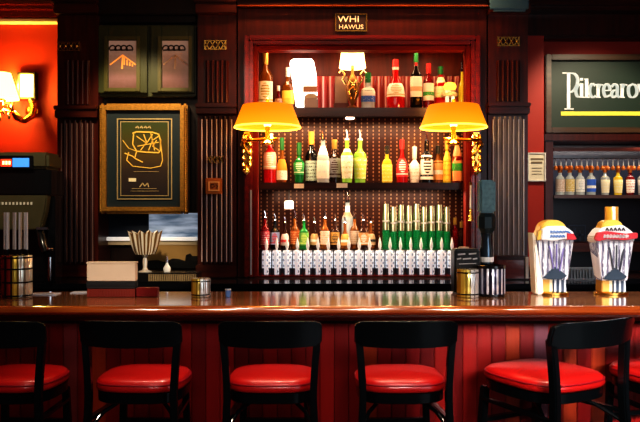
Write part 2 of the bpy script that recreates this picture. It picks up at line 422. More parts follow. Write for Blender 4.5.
def pl(pts): return [(X(a, Yp), Z(b, Yp)) for a, b in pts]
g.ribbon(pl([(132, 133), (136, 131.5), (152, 132), (158, 134), (160, 140), (160, 150), (158, 152.5), (146, 152), (136, 151)]), .010, y0, y1)
g.ribbon(pl([(160, 140), (162, 160), (160, 166), (150, 168), (132, 166), (126, 160), (128, 152)]), .006, y0, y1)
g.ribbon(pl([(122, 140), (128, 148), (136, 151)]), .005, y0, y1)
g.ribbon(pl([(133, 134), (132, 144), (136, 151), (134, 158), (142, 162)]), .008, y0, y1)
for pts in ([(136, 136), (146, 143), (152, 134)], [(140, 150), (146, 142), (143, 134)], [(148, 150), (152, 140), (158, 136)], [(137, 146), (158, 142)], [(150, 132), (154, 150)], [(156, 140), (152, 146), (158, 150)]):
    g.ribbon(pl(pts), .007, y0, y1)
g.ribbon(pl([(124, 153), (132, 156), (134, 158)]), .008, y0, y1)
g.build('emblem', mat('poster gold ink', (.78, .52, .10), .4, emit=(.8, .5, .1), es=.15), pr)
g = MB(); h = MB()
for a, b in ((135, 138), (139.5, 142), (143.5, 146), (147, 150)): g.ribbon(pl([(a, 127.5), (b - 1, 126), (b, 128)]), .008, y0, y1)
for yy, a, b in ((171.5, 133, 158), (188.5, 131, 156), (191, 130, 158)): h.ribbon(pl([(a, yy), (b, yy)]), .0025, y0, y1)
h.ribbon(pl([(139, 187), (142, 183), (144, 186), (147, 183), (148, 187)]), .006, y0, y1)
g.build('title_lettering', mat('poster pale ink', (.62, .50, .26), .4), pr); h.build('caption_lettering', mat('poster pale ink', (.62, .50, .26), .4), pr)
MB().box(X(128, Yp), X(135.5, Yp), y0, y1, Z(181.5, Yp), Z(178, Yp)).build('caption_label', mat('pale label', (.8, .75, .55), .5), pr)

# pass-through window below the poster
Yw = 5.72
root = bpy.data.objects.new('window_1', None); COL.objects.link(root); root.location = (X(147, Yw), Yw, Z(242, Yw)); struct(root)
def frost():
    t = NT('frosted blue glass'); f = t.noise(4, (1, 1, 6), 5); c = t.ramp(f, [(.35, (.10, .15, .22)), (.6, (.42, .48, .58))]); t.base(c); setp(t.b, .3)
    t.l(c, t.b.inputs['Emission Color']); t.b.inputs['Emission Strength'].default_value = .5; return t.m
MB().box(X(148, Yw), X(197, Yw), Yw + .03, Yw + .05, Z(238, Yw), Z(206, Yw)).build('pane', frost(), root)
MB().box(X(98, Yw), X(147.5, Yw), Yw + .025, Yw + .06, Z(238, Yw), Z(206, Yw)).build('navy_panel', M_NAVY, root)
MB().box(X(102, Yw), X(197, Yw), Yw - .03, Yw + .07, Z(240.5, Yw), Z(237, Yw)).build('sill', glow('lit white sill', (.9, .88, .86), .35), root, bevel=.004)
MB().box(X(102, Yw), X(197, Yw), Yw + .01, Yw + .07, Z(245, Yw), Z(240.6, Yw)).build('apron', mat('beige apron', (.50, .40, .26), .5), root)
MB().box(X(147, Yw), X(197, Yw), Yw + .02, Yw + .07, Z(266, Yw), Z(245, Yw)).build('tan_panel', mat('tan panel', (.36, .22, .07), .5), root)
g = MB(); poly = [(147, 268), (147, 261), (158, 260), (163, 262), (173, 258.5), (179, 259), (185, 261), (186, 255), (190, 253.5), (192, 256), (197, 256), (197, 268)]
g.prism([(X(a, Yw), Z(b, Yw)) for a, b in poly], Yw + .0, Yw + .019, 'y'); g.build('dark_silhouette', M_BLACK, root)

# ------------------------------------------------------------------ back counter
bc = thing('back_counter', 'glossy black service counter along the back wall', 'counter', (.0, 5.2, 0))
MB().box(-3.3, 3.3, 5.02, 5.40, 1.0, 1.04).build('counter_top', M_GLOSSBLK, bc, bevel=.006)
MB().box(-3.25, 3.25, 5.08, 6.03, .0, .999).build('cabinet_front', M_BLACK, bc)
MB().box(-3.28, 3.28, 5.40, 6.03, 1.0, 1.042).build('rear_ledge', M_SHELF, bc)

# ------------------------------------------------------------------ back bar alcove cabinet
Ya = 5.45; YB = 5.96
bb = thing('back_bar_cabinet', 'red mahogany shelved bottle alcove between the two wall lamps', 'cabinet', (X(362, Ya), Ya, 1.045))
ox0, ox1 = X(237, 5.42) + .002, X(488, 5.42) - .002
Zb = 1.046
m = MB()   # surround / header fascia
m.box(ox0, X(246, Ya), Ya, YB, Zb, Z(8, Ya)); m.box(X(479, Ya), ox1, Ya, YB, Zb, Z(8, Ya)); m.box(X(246, Ya), X(479, Ya), Ya, YB, Z(36, Ya), Z(8, Ya))
m.build('surround', M_MAHO, bb, bevel=.003)
m = MB()
m.box(ox0, ox1, Ya - .06, YB, Z(7.5, Ya), Z(2, Ya)); m.box(ox0, ox1, Ya - .10, YB, Z(2, Ya), 3.285); m.build('cornice', M_MAHOX, bb, bevel=.008)
MB().box(ox0, ox1, Ya - .075, Ya - .05, Z(9, Ya), Z(7.6, Ya)).build('cornice_highlight', M_NOSE, bb, bevel=.004)  # orange highlight along the cornice, put in as a lighter strip
def mould(name, a, b, c, w, y0, y1, mt):
    x0, x1, zt = X(a, Ya), X(c, Ya), Z(b, Ya)
    m = MB(); m.box(x0, x0 + w, y0, y1, Zb, zt); m.box(x1 - w, x1, y0, y1, Zb, zt); m.box(x0 + w, x1 - w, y0, y1, zt - w, zt); m.build(name, mt, bb, bevel=.008)
mould('outer_moulding', 244.5, 36.5, 479.5, .034, Ya - .05, Ya + .06, M_RED)
mould('middle_moulding', 249, 40.5, 475, .032, Ya - .025, Ya + .08, M_RED)
mould('inner_moulding', 253, 45, 471, .034, Ya, Ya + .12, mat('matt red moulding', (.14, .009, .005), .65, spec=.15))
xi0, xi1 = -.502, 1.135; zt = 2.795
m = MB(); m.box(xi0 - .02, xi0, Ya + .121, YB, Zb, zt); m.box(xi1, xi1 + .02, Ya + .121, YB, Zb, zt); m.box(xi0, xi1, Ya + .121, YB, zt, zt + .012); m.build('lining', mat('matt red lining', (.05, .008, .006), .9, spec=0), bb)
m = MB(); z2 = Z(107.5, 5.58); z3 = Z(182.5, 5.56)
MB().box(xi0, xi1, YB - .02, YB, z2, zt).build('red_back_panel', wood('red back panel', (.09, .012, .008), (.16, .020, .010), .5, 0), bb)
MB().box(xi0, xi1, YB - .02, YB, Zb, z2 - .001).build('beaded_back_panel', M_BEAD, bb)
MB().box(xi0 + .001, xi1 - .001, 5.58, YB - .021, z2 - .03, z2).box(xi0 + .001, xi1 - .001, 5.575, 5.60, z2 - .07, z2 - .001).build('shelf', M_SHELF, bb, bevel=.004)
MB().box(xi0 + .001, xi1 - .001, 5.56, YB - .021, z3 - .03, z3).box(xi0 + .001, xi1 - .001, 5.555, 5.58, z3 - .055, z3 - .001).build('shelf', M_SHELF, bb, bevel=.004)
z4 = Z(250, 5.62)
MB().box(xi0 + .001, xi1 - .001, 5.63, YB - .021, Zb, z4).build('step', M_DARK, bb)
MB().box(xi0 - .02, xi1 + .02, Ya + .02, 5.63, Zb, Zb + .012).build('bottom_board', M_RED, bb, bevel=.003)
def pleat_mat():
    t = NT('red lacquer with painted highlights'); x = t.xyz('Generated'); k = t.math('FRACT', t.math('MULTIPLY', x[0], 22.0))
    t.base(t.ramp(k, [(0, (.30, .03, .026)), (.26, (.45, .08, .07)), (.40, (.90, .58, .54)), (.52, (.85, .48, .44)), (.64, (.42, .06, .05)), (1, (.26, .025, .02))])); setp(t.b, .2, coat=.4); return t.m  # pale highlights on the pleats are painted as stripes
# pleated glossy screen standing behind the top shelf bottles
poly = []
xa, xb = X(313, 5.88), X(466, 5.88); n = 22
for i in range(n * 6 + 1):
    t = i / (n * 6); poly.append((xa + (xb - xa) * t, 5.885 - .012 * math.cos(2 * PI * t * n)))
poly += [(xb, 5.915), (xa, 5.915)]
MB().prism(poly, z2 + .001, Z(76, 5.88)).build('pleated_screen', pleat_mat(), bb, smooth=60)
# puck lights under the top shelf, price tags on shelf edge
for px in (350,):
    MB().lathe([(.030, 0), (.034, -.006), (.030, -.012)], (X(px, 5.606), 5.62, z2 - .0715), 16).build('puck_light', glow('puck glow', (1, .72, .55), 4), bb)
for px, py, w in ((299, 186, 5), (342, 185.5, 5.5)):
    MB().pbox(px - w, py - 2.3, px + w, py + 2.3, 5.548, 5.554).build('price_tag', M_WHITE, bb)

MB().box(X(250.5, Ya), X(252.2, Ya), Ya - .032, Ya - .026, Zb + .02, Z(190, Ya)).build('bright_bead', mat('blue grey bead', (.40, .42, .50), .3), bb)
# plaque on the header
pq = thing('name_plaque', 'small brass bordered plaque with two lines of raised lettering', 'plaque', (X(351, Ya), Ya - .004, Z(33, Ya)))
MB().pbox(336, 15, 366, 31, Ya - .012, Ya - .002).build('plate', mat('dark plate', (.03, .01, .006), .4), pq)
MB().frame(X(335, Ya), X(367, Ya), Z(32, Ya), Z(14, Ya), .009, Ya - .020, Ya - .001).build('border', M_BRASS, pq, bevel=.003)
PL = mat('plaque letters', (.9, .8, .55), .5, emit=(1, .85, .5), es=.12)
text_mesh('WHI', .066, X(348.5, Ya), Ya - .014, Z(19.8, Ya), .003, 1.2).build('lettering', PL, pq)
text_mesh('HAWUS', .046, X(351, Ya), Ya - .014, Z(27.6, Ya), .003, 1.1).build('lettering', PL, pq)

# thermostat plate on the second pilaster
tp = thing('wall_plate', 'small square copper switch plate on the reeded pilaster', 'plate', (X(213.5, 5.38), 5.38, Z(194, 5.38)))
M_COPPER = mat('orange copper', (.62, .20, .05), .35, metal=.5)
MB().pbox(205.5, 178, 222, 194, 5.365, 5.385).build('plate', M_COPPER, tp, bevel=.004)
MB().frame(X(208.5, 5.365), X(219.5, 5.365), Z(191, 5.365), Z(181.5, 5.365), .008, 5.358, 5.366).build('inner_frame', mat('pale copper', (.9, .5, .2), .35), tp)
g = MB()
for pts in ([(211, 188), (211, 184.5), (214, 184.5)], [(212, 188), (215, 186)], [(216, 184.5), (217.5, 186), (216, 188.5)]): g.ribbon([(X(a, 5.36), Z(b, 5.36)) for a, b in pts], .007, 5.359, 5.366)
g.build('engraving', mat('dark engraving', (.12, .03, .01), .5), tp)

# ------------------------------------------------------------------ bottles
PROF = {
 'tall':   [(.0, 0), (.036, .0), (.040, .008), (.040, .60), (.034, .68), (.016, .76), (.014, .97), (.016, .975), (.016, 1.0), (0, 1.0)],
 'square': [(.0, 0), (.040, .0), (.043, .01), (.043, .58), (.036, .66), (.017, .74), (.015, .97), (.017, 1.0), (0, 1.0)],
 'round':  [(.0, 0), (.036, .0), (.044, .02), (.046, .30), (.040, .48), (.022, .64), (.015, .74), (.015, 1.0), (0, 1.0)],
 'taper':  [(.0, 0), (.030, .0), (.033, .01), (.042, .55), (.040, .66), (.020, .74), (.014, .80), (.014, 1.0), (0, 1.0)],
 'slim':   [(.0, 0), (.030, .0), (.032, .01), (.032, .55), (.026, .66), (.013, .76), (.012, 1.0), (0, 1.0)],
}
def bottle(px, pyt, pyb, Y, zbase, wpx, shape, glass, lab, cap, label, group, lz=(.12, .52), spout=None, name='liquor_bottle', capf=.16, neck=None):
    x = X(px, Y); H = Z(pyt, Y) - zbase; rs = (wpx / F * Y / 2) * 1.0
    prof = PROF[shape]; rm = max(r for r, z in prof); k = rs / rm
    bt = thing(name, label, 'bottle', (x, Y, zbase + .0015), 0, group)
    hb = H * (1 - capf * .55) if not spout else H * .82
    pw = 4 if shape == 'square' else 2
    pr_ = [(max(r * k, .0006), z * hb) for r, z in prof]
    c = (x, Y, zbase + .0015)
    b = MB(); b.lathe(pr_, c, 20, p=pw, a0=PI / 20); b.build('glass_body', glass, bt, smooth=40)
    if lab:
        R = rs + .0015; L = MB(); seg = 12; rows = []
        za, zb_ = lz[0] * hb, lz[1] * hb
        def rad(z):
            for (r0, q0), (r1, q1) in zip(pr_, pr_[1:]):
                if q0 <= z <= q1 and q1 > q0: return r0 + (r1 - r0) * (z - q0) / (q1 - q0)
            return rs
        vs = []; fs = []
        nz = 5
        for i in range(nz):
            z = za + (zb_ - za) * i / (nz - 1); rr = rad(z) + .0018
            for j in range(seg + 1):
                a = -PI / 2 + math.radians(74) * (2 * j / seg - 1)
                ca, sa = math.cos(a), math.sin(a); kk = (abs(ca) ** pw + abs(sa) ** pw) ** (-1 / pw)
                vs.append((c[0] + rr * ca * kk, c[1] + rr * sa * kk, c[2] + z))
        for i in range(nz - 1):
            for j in range(seg): fs.append((i * (seg + 1) + j, i * (seg + 1) + j + 1, (i + 1) * (seg + 1) + j + 1, (i + 1) * (seg + 1) + j))
        L.add(vs, fs); L.build('label', lab, bt, smooth=60)
    if neck:
        MB().lathe([(.018 * k if k < 1.4 else .02, .80 * hb), (.0175 * k, .93 * hb)], c, 14).build('neck_band', neck, bt)
    rt = .0165 * min(k, 1.3)
    if spout:
        s_ = MB(); s_.lathe([(rt, .97 * hb), (rt * 1.1, hb), (rt * .8, hb + .008)], c, 12)
        s_.tube([(x, Y, c[2] + hb + .005), (x + .002, Y - .002, c[2] + hb + (H - hb) * .5), (x - .006, Y - .006, c[2] + H)], [.008, .007, .005], 8); s_.build('pour_spout', spout, bt)
    elif cap:
        MB().lathe([(rt, hb * .86), (rt * 1.12, hb * .865), (rt * 1.15, H), (rt * .9, H + .001)], c, 14).build('cap', cap, bt)
    return bt
W = (.86, .84, .78); YL = (.85, .66, .10); RD = (.60, .03, .03); BK = (.02, .02, .02); GR = (.04, .32, .06); BL = (.05, .15, .6); OR = (.85, .32, .04)
amber = bottle_glass('amber', (.34, .10, .014), .04); dkbrown = bottle_glass('dark brown', (.07, .02, .01)); red = bottle_glass('ruby', (.55, .012, .012), .16)
green = bottle_glass('green', (.02, .30, .06), .05); clear = bottle_glass('pale clear', (.75, .80, .78), .02); lime = bottle_glass('lime', (.45, .70, .10), .15)
black = bottle_glass('black', (.012, .010, .012)); dkred = bottle_glass('dark red', (.28, .01, .015), .05); yellow = bottle_glass('yellow', (.85, .60, .05), .15)
cgold = mat('cap gold', (.8, .5, .12), .3, metal=.8); cblack = mat('cap black', (.015, .015, .015), .3); cred = mat('cap red', (.55, .03, .03), .3); cgreen = mat('cap green', (.015, .15, .04), .3)
cwhite = mat('cap white', (.8, .8, .78), .3); corange = mat('cap orange', (.8, .33, .05), .35); sp = M_CHROME; spw = mat('clear spout', (.75, .72, .70), .2)
YT = 5.70
G1 = 'bottles on the top shelf'
LM = label_mat
bottle(265.5, 52, 107, YT, z2, 15, 'tall', amber, LM(W, (.45, .35, .1), 'oval'), cgold, 'tall amber whiskey bottle with pale label and gold neck on the top shelf', G1, (.10, .52), neck=cgold)
bottle(278.5, 86, 107, YT + .06, z2, 8, 'round', dkred, LM((.5, .25, .15), W, 'lines'), cwhite, 'short dark red bottle between two amber bottles on the top shelf', G1)
bottle(288, 68, 107, YT + .10, z2, 12, 'square', amber, LM(YL, (.8, .5, .05), 'half'), cwhite, 'squat bottle with yellow label beside the glowing white lamp', G1, (.16, .5))
bottle(368, 73, 107, YT, z2, 14, 'square', clear, LM(W, BL, 'half'), cgreen, 'square clear bottle with white and blue label and green cap', G1, (.22, .66), capf=.3)
bottle(395.5, 60, 107, YT, z2, 19, 'round', red, LM(W, (.55, .42, .2), 'oval'), cred, 'rounded red bottle with broad cream label on the top shelf', G1, (.26, .56), neck=cwhite)
bottle(416, 50.5, 107, YT, z2, 11.5, 'square', black, LM(W, (.6, .4, .25), 'band'), cgreen, 'tall black bottle with green and red neck on the top shelf', G1, (.22, .60), neck=cred)
bottle(428.5, 64, 106, YT, z2, 11, 'tall', dkred, LM(W, GR, 'band'), cred, 'dark red bottle with green and white label beside the tall black bottle', G1, (.20, .62), spout=None)
bottle(440.5, 67, 107, YT + .07, z2, 12.5, 'square', red, LM((.88, .86, .62), (.6, .7, .1), 'lines'), cgreen, 'bottle with tall cream label over red liquor on the top shelf', G1, (.30, .80), capf=.1)
bottle(462, 62, 107, YT + .11, z2, 7, 'slim', yellow, None, None, 'slim yellow bottle with thin pour spout at the end of the top shelf', G1, spout=sp)
YM = 5.72; G2 = 'bottles on the middle shelf'
z = z3
bottle(270, 134, 182, YM, z, 13, 'tall', red, LM((.85, .45, .35), W, 'oval'), cwhite, 'red liqueur bottle with oval label under the lamp shade nearer the poster', G2, (.30, .68))
bottle(282, 138, 182, YM, z, 11, 'round', amber, LM(OR, W, 'half'), cgreen, 'orange labelled bottle with green cap on the middle shelf', G2, (.08, .62), capf=.28)
bottle(299, 143, 182, YM, z, 11, 'taper', green, LM((.05, .42, .12), (.75, .85, .7), 'oval'), cgreen, 'bright green rounded bottle on the middle shelf', G2, (.25, .72), capf=.35)
bottle(311.5, 132, 182, YM + .06, z, 12.5, 'tall', black, LM((.55, .72, .66), BK, 'lines'), corange, 'dark bottle with orange cap and pale green label', G2, (.05, .50), capf=.24)
bottle(323, 131, 182, YM - .03, z, 12.5, 'square', clear, LM(W, (.7, .7, .72), 'lines'), None, 'clear bottle with tall plain white label and chrome spout', G2, (.10, .86), spout=sp)
bottle(334.5, 140, 182, YM + .07, z, 12, 'tall', dkbrown, LM((.45, .40, .42), (.1, .03, .02), 'oval'), cgold, 'dark brown bottle with grey emblem label and gold cap', G2, (.15, .62))
bottle(347, 130, 182, YM - .03, z, 12.5, 'taper', lime, LM((.85, .86, .70), (.55, .6, .3), 'lines'), None, 'pale green tapered bottle with long white label', G2, (.10, .78), spout=spw)
bottle(360, 130, 182, YM + .05, z, 13.5, 'taper', lime, LM((.80, .78, .18), W, 'lines'), None, 'lime green tapered bottle with yellow label', G2, (.10, .70), spout=spw)
bottle(387, 146, 180, YM, z, 10, 'square', yellow, LM(YL, (.9, .8, .4), 'lines'), cblack, 'short yellow bottle with black cap on the middle shelf', G2, (.05, .70), capf=.2)
bottle(402, 140, 181, YM, z, 12, 'round', red, LM((.62, .04, .04), W, 'oval'), cred, 'ruby red bottle beside the short yellow bottle', G2, (.15, .62))
bottle(414.5, 147, 181, YM, z, 11, 'taper', mat('white ceramic', (.85, .82, .74), .3), LM((.86, .84, .78), (.6, .55, .45), 'lines'), cwhite, 'opaque white tapered bottle on the middle shelf', G2, (.1, .8), capf=.4)
bottle(426.5, 132, 182, YM, z, 12.5, 'square', black, LM(W, BK, 'oval'), None, 'black square bottle with white label and dark emblem', G2, (.08, .66), spout=sp)
bottle(438, 146, 181, YM + .06, z, 10, 'tall', amber, LM((.75, .35, .12), W, 'band'), cblack, 'brown bottle with orange label beside the black square bottle', G2, (.1, .66), spout=None)
bottle(447, 140, 181, YM + .03, z, 8, 'slim', yellow, LM(YL, OR, 'lines'), cgold, 'slim yellow bottle on the middle shelf near the lamp stem', G2, (.05, .8))
bottle(457, 136, 182, YM, z, 10, 'square', dkred, LM((.8, .35, .15), GR, 'band'), cgold, 'bottle with stripes of red, cream and green at the end of the middle shelf', G2, (.05, .86))
# lower tier
G3 = 'bottles on the lower step'
cols = [(265, dkred, ((.45, .05, .08), W), 'dark red'), (275, black, ((.35, .4, .6), RD), 'black with blue and red label'), (285, dkbrown, ((.62, .5, .45), RD), 'brown with red and white label'),
        (295, amber, ((.6, .14, .04), (.9, .6, .3)), 'amber with orange label'), (304, green, ((.2, .45, .1), (.7, .8, .2)), 'green'), (314.5, dkbrown, ((.7, .45, .2), W), 'brown with tan label'),
        (325, amber, ((.72, .62, .5), OR), 'amber with white label'), (335, dkbrown, ((.8, .45, .12), BK), 'brown with dark ochre label'), (345, amber, ((.6, .32, .08), W), 'amber with ochre label'),
        (354.5, amber, ((.62, .5, .38), (.5, .25, .08)), 'amber with brown and white label'), (363.5, dkbrown, ((.55, .28, .1), W), 'brown with peach label'), (371, amber, ((.7, .45, .25), BK), 'amber with pale peach label')]
for i, (px, g_, (la, lb), w) in enumerate(cols):
    bottle(px, 211 + (i % 3) * 3, 250, 5.69 + .075 * (i % 2), z4, 9.0, ('tall', 'square', 'round')[i % 3], g_, LM(la, lb, ('lines', 'oval', 'band')[i % 3]), None,
           'lower step bottle, ' + w + ', with pour spout', G3, (.15, .58), spout=sp)
gcl = bottle_glass('emerald', (.008, .24, .07), .12); gpale = stripe_mat('clear glass with painted highlights', [(0, (.06, .09, .04)), (.3, (.80, .84, .74)), (.42, (.22, .18, .10)), (.6, (.10, .10, .06)), (.75, (.45, .50, .38)), (.86, (.05, .10, .04))], .12, .1)  # bright vertical highlights on the upper glass are painted stripes
for i in range(9):
    px = 386 + i * 7.6
    h = [204, 207, 205, 206, 204, 207, 206, 205, 207][i]
    x = X(px, 5.70)
    t = thing('green_bottle', 'tall green based clear bottle in the close row on the lower step', 'bottle', (x, 5.70, z4 + .0015), 0, 'green bottles on the lower step')
    H = Z(h, 5.70) - z4; k = 7.35 / F * 5.7 / 2; c = (x, 5.70, z4 + .0015)
    MB().lathe([(.001, 0), (k, 0), (k, H * .40), (k * .98, H * .42)], c, 14).build('glass_body', gcl, t)
    MB().lathe([(k * .98, H * .422), (k * .96, H * .78), (k * .80, H * .84), (k * .72, H * .97), (k * .78, H), (.001, H)], c, 14).build('clear_neck', gpale, t)
    MB().lathe([(k * 1.01, H * .60), (k * 1.0, H * .64)], c, 14).build('neck_band', mat('silver band', (.6, .6, .58), .3, metal=.7), t)
for i, px in enumerate((455, 461.5)):
    bottle(px, 218 + i * 4, 250, 5.74, z4, 6.5, 'slim', (dkred, dkbrown)[i], None, cgold, ('slim dark red bottle at the end of the lower step', 'slim brown bottle beside the alcove jamb on the lower step')[i], G3)
# tall silver bottle standing out above the lower row, and white jar tag
bottle(347.5, 191, 250, 5.84, z4, 12, 'tall', clear, LM(W, (.5, .3, .15), 'half'), None, 'tall clear bottle with white label standing behind the amber row', G3, (.66, .9), spout=sp)
hang = thing('hanging_jar', 'small white glowing jar hung under the middle shelf', 'jar', (X(289, 5.8), 5.8, Z(209, 5.8)))
MB().lathe([(.001, 0), (.034, 0), (.036, .01), (.036, .055), (.028, .065), (.001, .065)], (X(289, 5.8), 5.8, Z(209, 5.8)), 16, p=4).build('jar_body', glow('lit jar', (1, .86, .72), 1.0), hang, smooth=50)
MB().tube([(X(289, 5.8), 5.8, Z(209, 5.8) + .064), (X(289, 5.8), 5.8, z3 - .031)], .003, 6).build('wire', M_STEEL, hang)

# crystal decanters in front of the step
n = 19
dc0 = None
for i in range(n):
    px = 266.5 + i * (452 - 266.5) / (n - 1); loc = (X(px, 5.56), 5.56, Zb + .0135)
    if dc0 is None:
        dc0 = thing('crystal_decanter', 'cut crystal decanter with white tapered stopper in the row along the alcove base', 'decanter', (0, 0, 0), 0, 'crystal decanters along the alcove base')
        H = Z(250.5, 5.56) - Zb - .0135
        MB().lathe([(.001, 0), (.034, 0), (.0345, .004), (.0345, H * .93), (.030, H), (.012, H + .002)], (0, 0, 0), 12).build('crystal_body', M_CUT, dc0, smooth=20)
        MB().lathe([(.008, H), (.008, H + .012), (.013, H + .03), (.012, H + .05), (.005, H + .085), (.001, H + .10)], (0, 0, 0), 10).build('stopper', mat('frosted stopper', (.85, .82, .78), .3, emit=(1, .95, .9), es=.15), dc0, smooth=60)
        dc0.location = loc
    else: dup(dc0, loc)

# ------------------------------------------------------------------ items on top shelf
YS = 5.68
x = X(304, YS); lp = thing('white_lamp', 'glowing white leaning slab lamp on the top shelf', 'lamp', (x, YS, z2 + .0015))
poly = [(296, 107), (289.5, 62), (291, 59.5), (294, 58.5), (311, 58.5), (313.5, 60), (316, 72), (318, 107)]
M_LAMPW = glow('white lamp glow', (1.0, .93, .86), 3.0)
MB().prism([(X(a, YS), max(Z(b, YS), z2 + .002)) for a, b in poly], YS, YS + .05, 'y').build('glowing_slab', M_LAMPW, lp, bevel=.008)
MB().pbox(303, 86, 317, 92, YS - .012, YS - .001).build('dark_base', mat('lamp bracket', (.30, .16, .10), .4), lp)
gx = thing('glass_jar', 'short square glass jar in front of the glowing white lamp', 'jar', (X(311, 5.62), 5.62, z2 + .0015))
MB().box(X(304, 5.61), X(318, 5.61), 5.612, 5.655, z2 + .002, Z(98, 5.61)).build('jar_body', mat('smoky jar', (.26, .18, .14), .15), gx, bevel=.006)
MB().lathe([(.05, 0), (.048, .02), (.03, .035), (.001, .04)], (X(311, 5.62), 5.634, Z(98, 5.61)), 16, sy=.4).build('domed_lid', mat('grey lid', (.35, .33, .30), .35), gx)
# ornate centre lamp
x = X(352.5, YS); zc = z2 + .0015
ol = thing('ornate_table_lamp', 'ornate brass table lamp with small cream shade in the middle of the top shelf', 'lamp', (x, YS, zc))
MB().lathe([(.045, 0), (.048, .012), (.03, .02), (.012, .03), (.02, .05), (.046, .10), (.055, .15), (.05, .20), (.022, .25), (.012, .27), (.012, .31)], (x, YS, zc), 18).build('urn_body', mat('aged bronze', (.30, .14, .05), .3, metal=.7), ol)
g = MB()
for sgn in (-1, 1):
    g.tube([(x + sgn * .045, YS - .01, zc + .18), (x + sgn * .075, YS - .02, zc + .22), (x + sgn * .06, YS - .02, zc + .26), (x + sgn * .085, YS - .02, zc + .29), (x + sgn * .10, YS - .02, zc + .27)], .009, 8)
    g.tube([(x + sgn * .01, YS - .055, zc + .07), (x + sgn * .035, YS - .06, zc + .13), (x - sgn * .01, YS - .062, zc + .17), (x + sgn * .03, YS - .055, zc + .21)], .007, 8)
g.build('scroll_ornament', mat('bright gilt', (.9, .62, .25), .25, metal=.9), ol)
zs = Z(68, YS); M_SH = glow('cream shade glow', (1.0, .80, .42), 2.2)
MB().lathe([(13.5 / F * YS, 0), (11.2 / F * YS, Z(52, YS) - zs)], (x, YS, zs), 28, cap=False).build('lamp_shade', M_SH, ol)
MB().lathe([(.012, .30), (.012, Z(60, YS) - zc)], (x, YS, zc), 10).build('stem', M_BRASS, ol)
bx_ = thing('brown_box', 'square brown box beside the ornate lamp', 'box', (X(341.5, 5.76), 5.76, z2))
MB().box(X(335, 5.75), X(348, 5.75), 5.76, 5.83, z2 + .06, Z(76, 5.75)).build('carton', mat('brown carton', (.24, .15, .12), .5), bx_, bevel=.004)
MB().box(X(334, 5.75), X(349, 5.75), 5.755, 5.835, z2 + .0015, z2 + .059).build('base_tray', mat('dark base', (.12, .03, .02), .4), bx_, bevel=.004)
mu = thing('mushroom_lamp_top', 'small yellow mushroom-shaped lamp top with white stems, set apart on the top shelf end', 'lamp', (X(450, 5.62), 5.62, z2 + .0015))  # top of the wall lamp, added as a separate glowing piece
xm = X(450, 5.63)
MB().lathe([(.035, .135), (.045, .15), (.05, .165), (.038, .19), (.001, .20)], (xm, 5.63, z2), 18).build('cap', glow('yellow cap glow', (1, .62, .08), 1.3), mu)
MB().lathe([(.001, .09), (.058, .09), (.062, .11), (.045, .135), (.001, .135)], (xm, 5.63, z2), 18).build('collar', mat('cream collar', (.85, .75, .5), .4), mu)
for s in (-1, 1): MB().lathe([(.016, .0015), (.014, .09)], (xm + s * .022, 5.63, z2), 10).build('stem', mat('white stem', (.9, .85, .75), .4, emit=(1, .9, .7), es=.4), mu)

# brass hanging utensil on alcove jamb
hx = X(470, 5.40)
hu = thing('brass_bell', 'slim brass bell with long white handle on the alcove frame', 'bell', (hx, 5.385, Z(221, 5.385)))
MB().lathe([(.022, 0), (.020, .01), (.012, .05), (.008, .09)], (hx, 5.372, Z(221, 5.372)), 14).build('bell_mouth', M_BRASS, hu)
MB().lathe([(.008, .09), (.007, .26), (.003, .265)], (hx, 5.372, Z(221, 5.372)), 10).build('handle', M_WHITE, hu)
MB().lathe([(.010, .26), (.010, .28)], (hx, 5.372, Z(221, 5.372)), 8).box(hx - .006, hx + .006, 5.372, 5.399, Z(221, 5.372) + .268, Z(221, 5.372) + .28).build('hook', M_BRASS, hu)

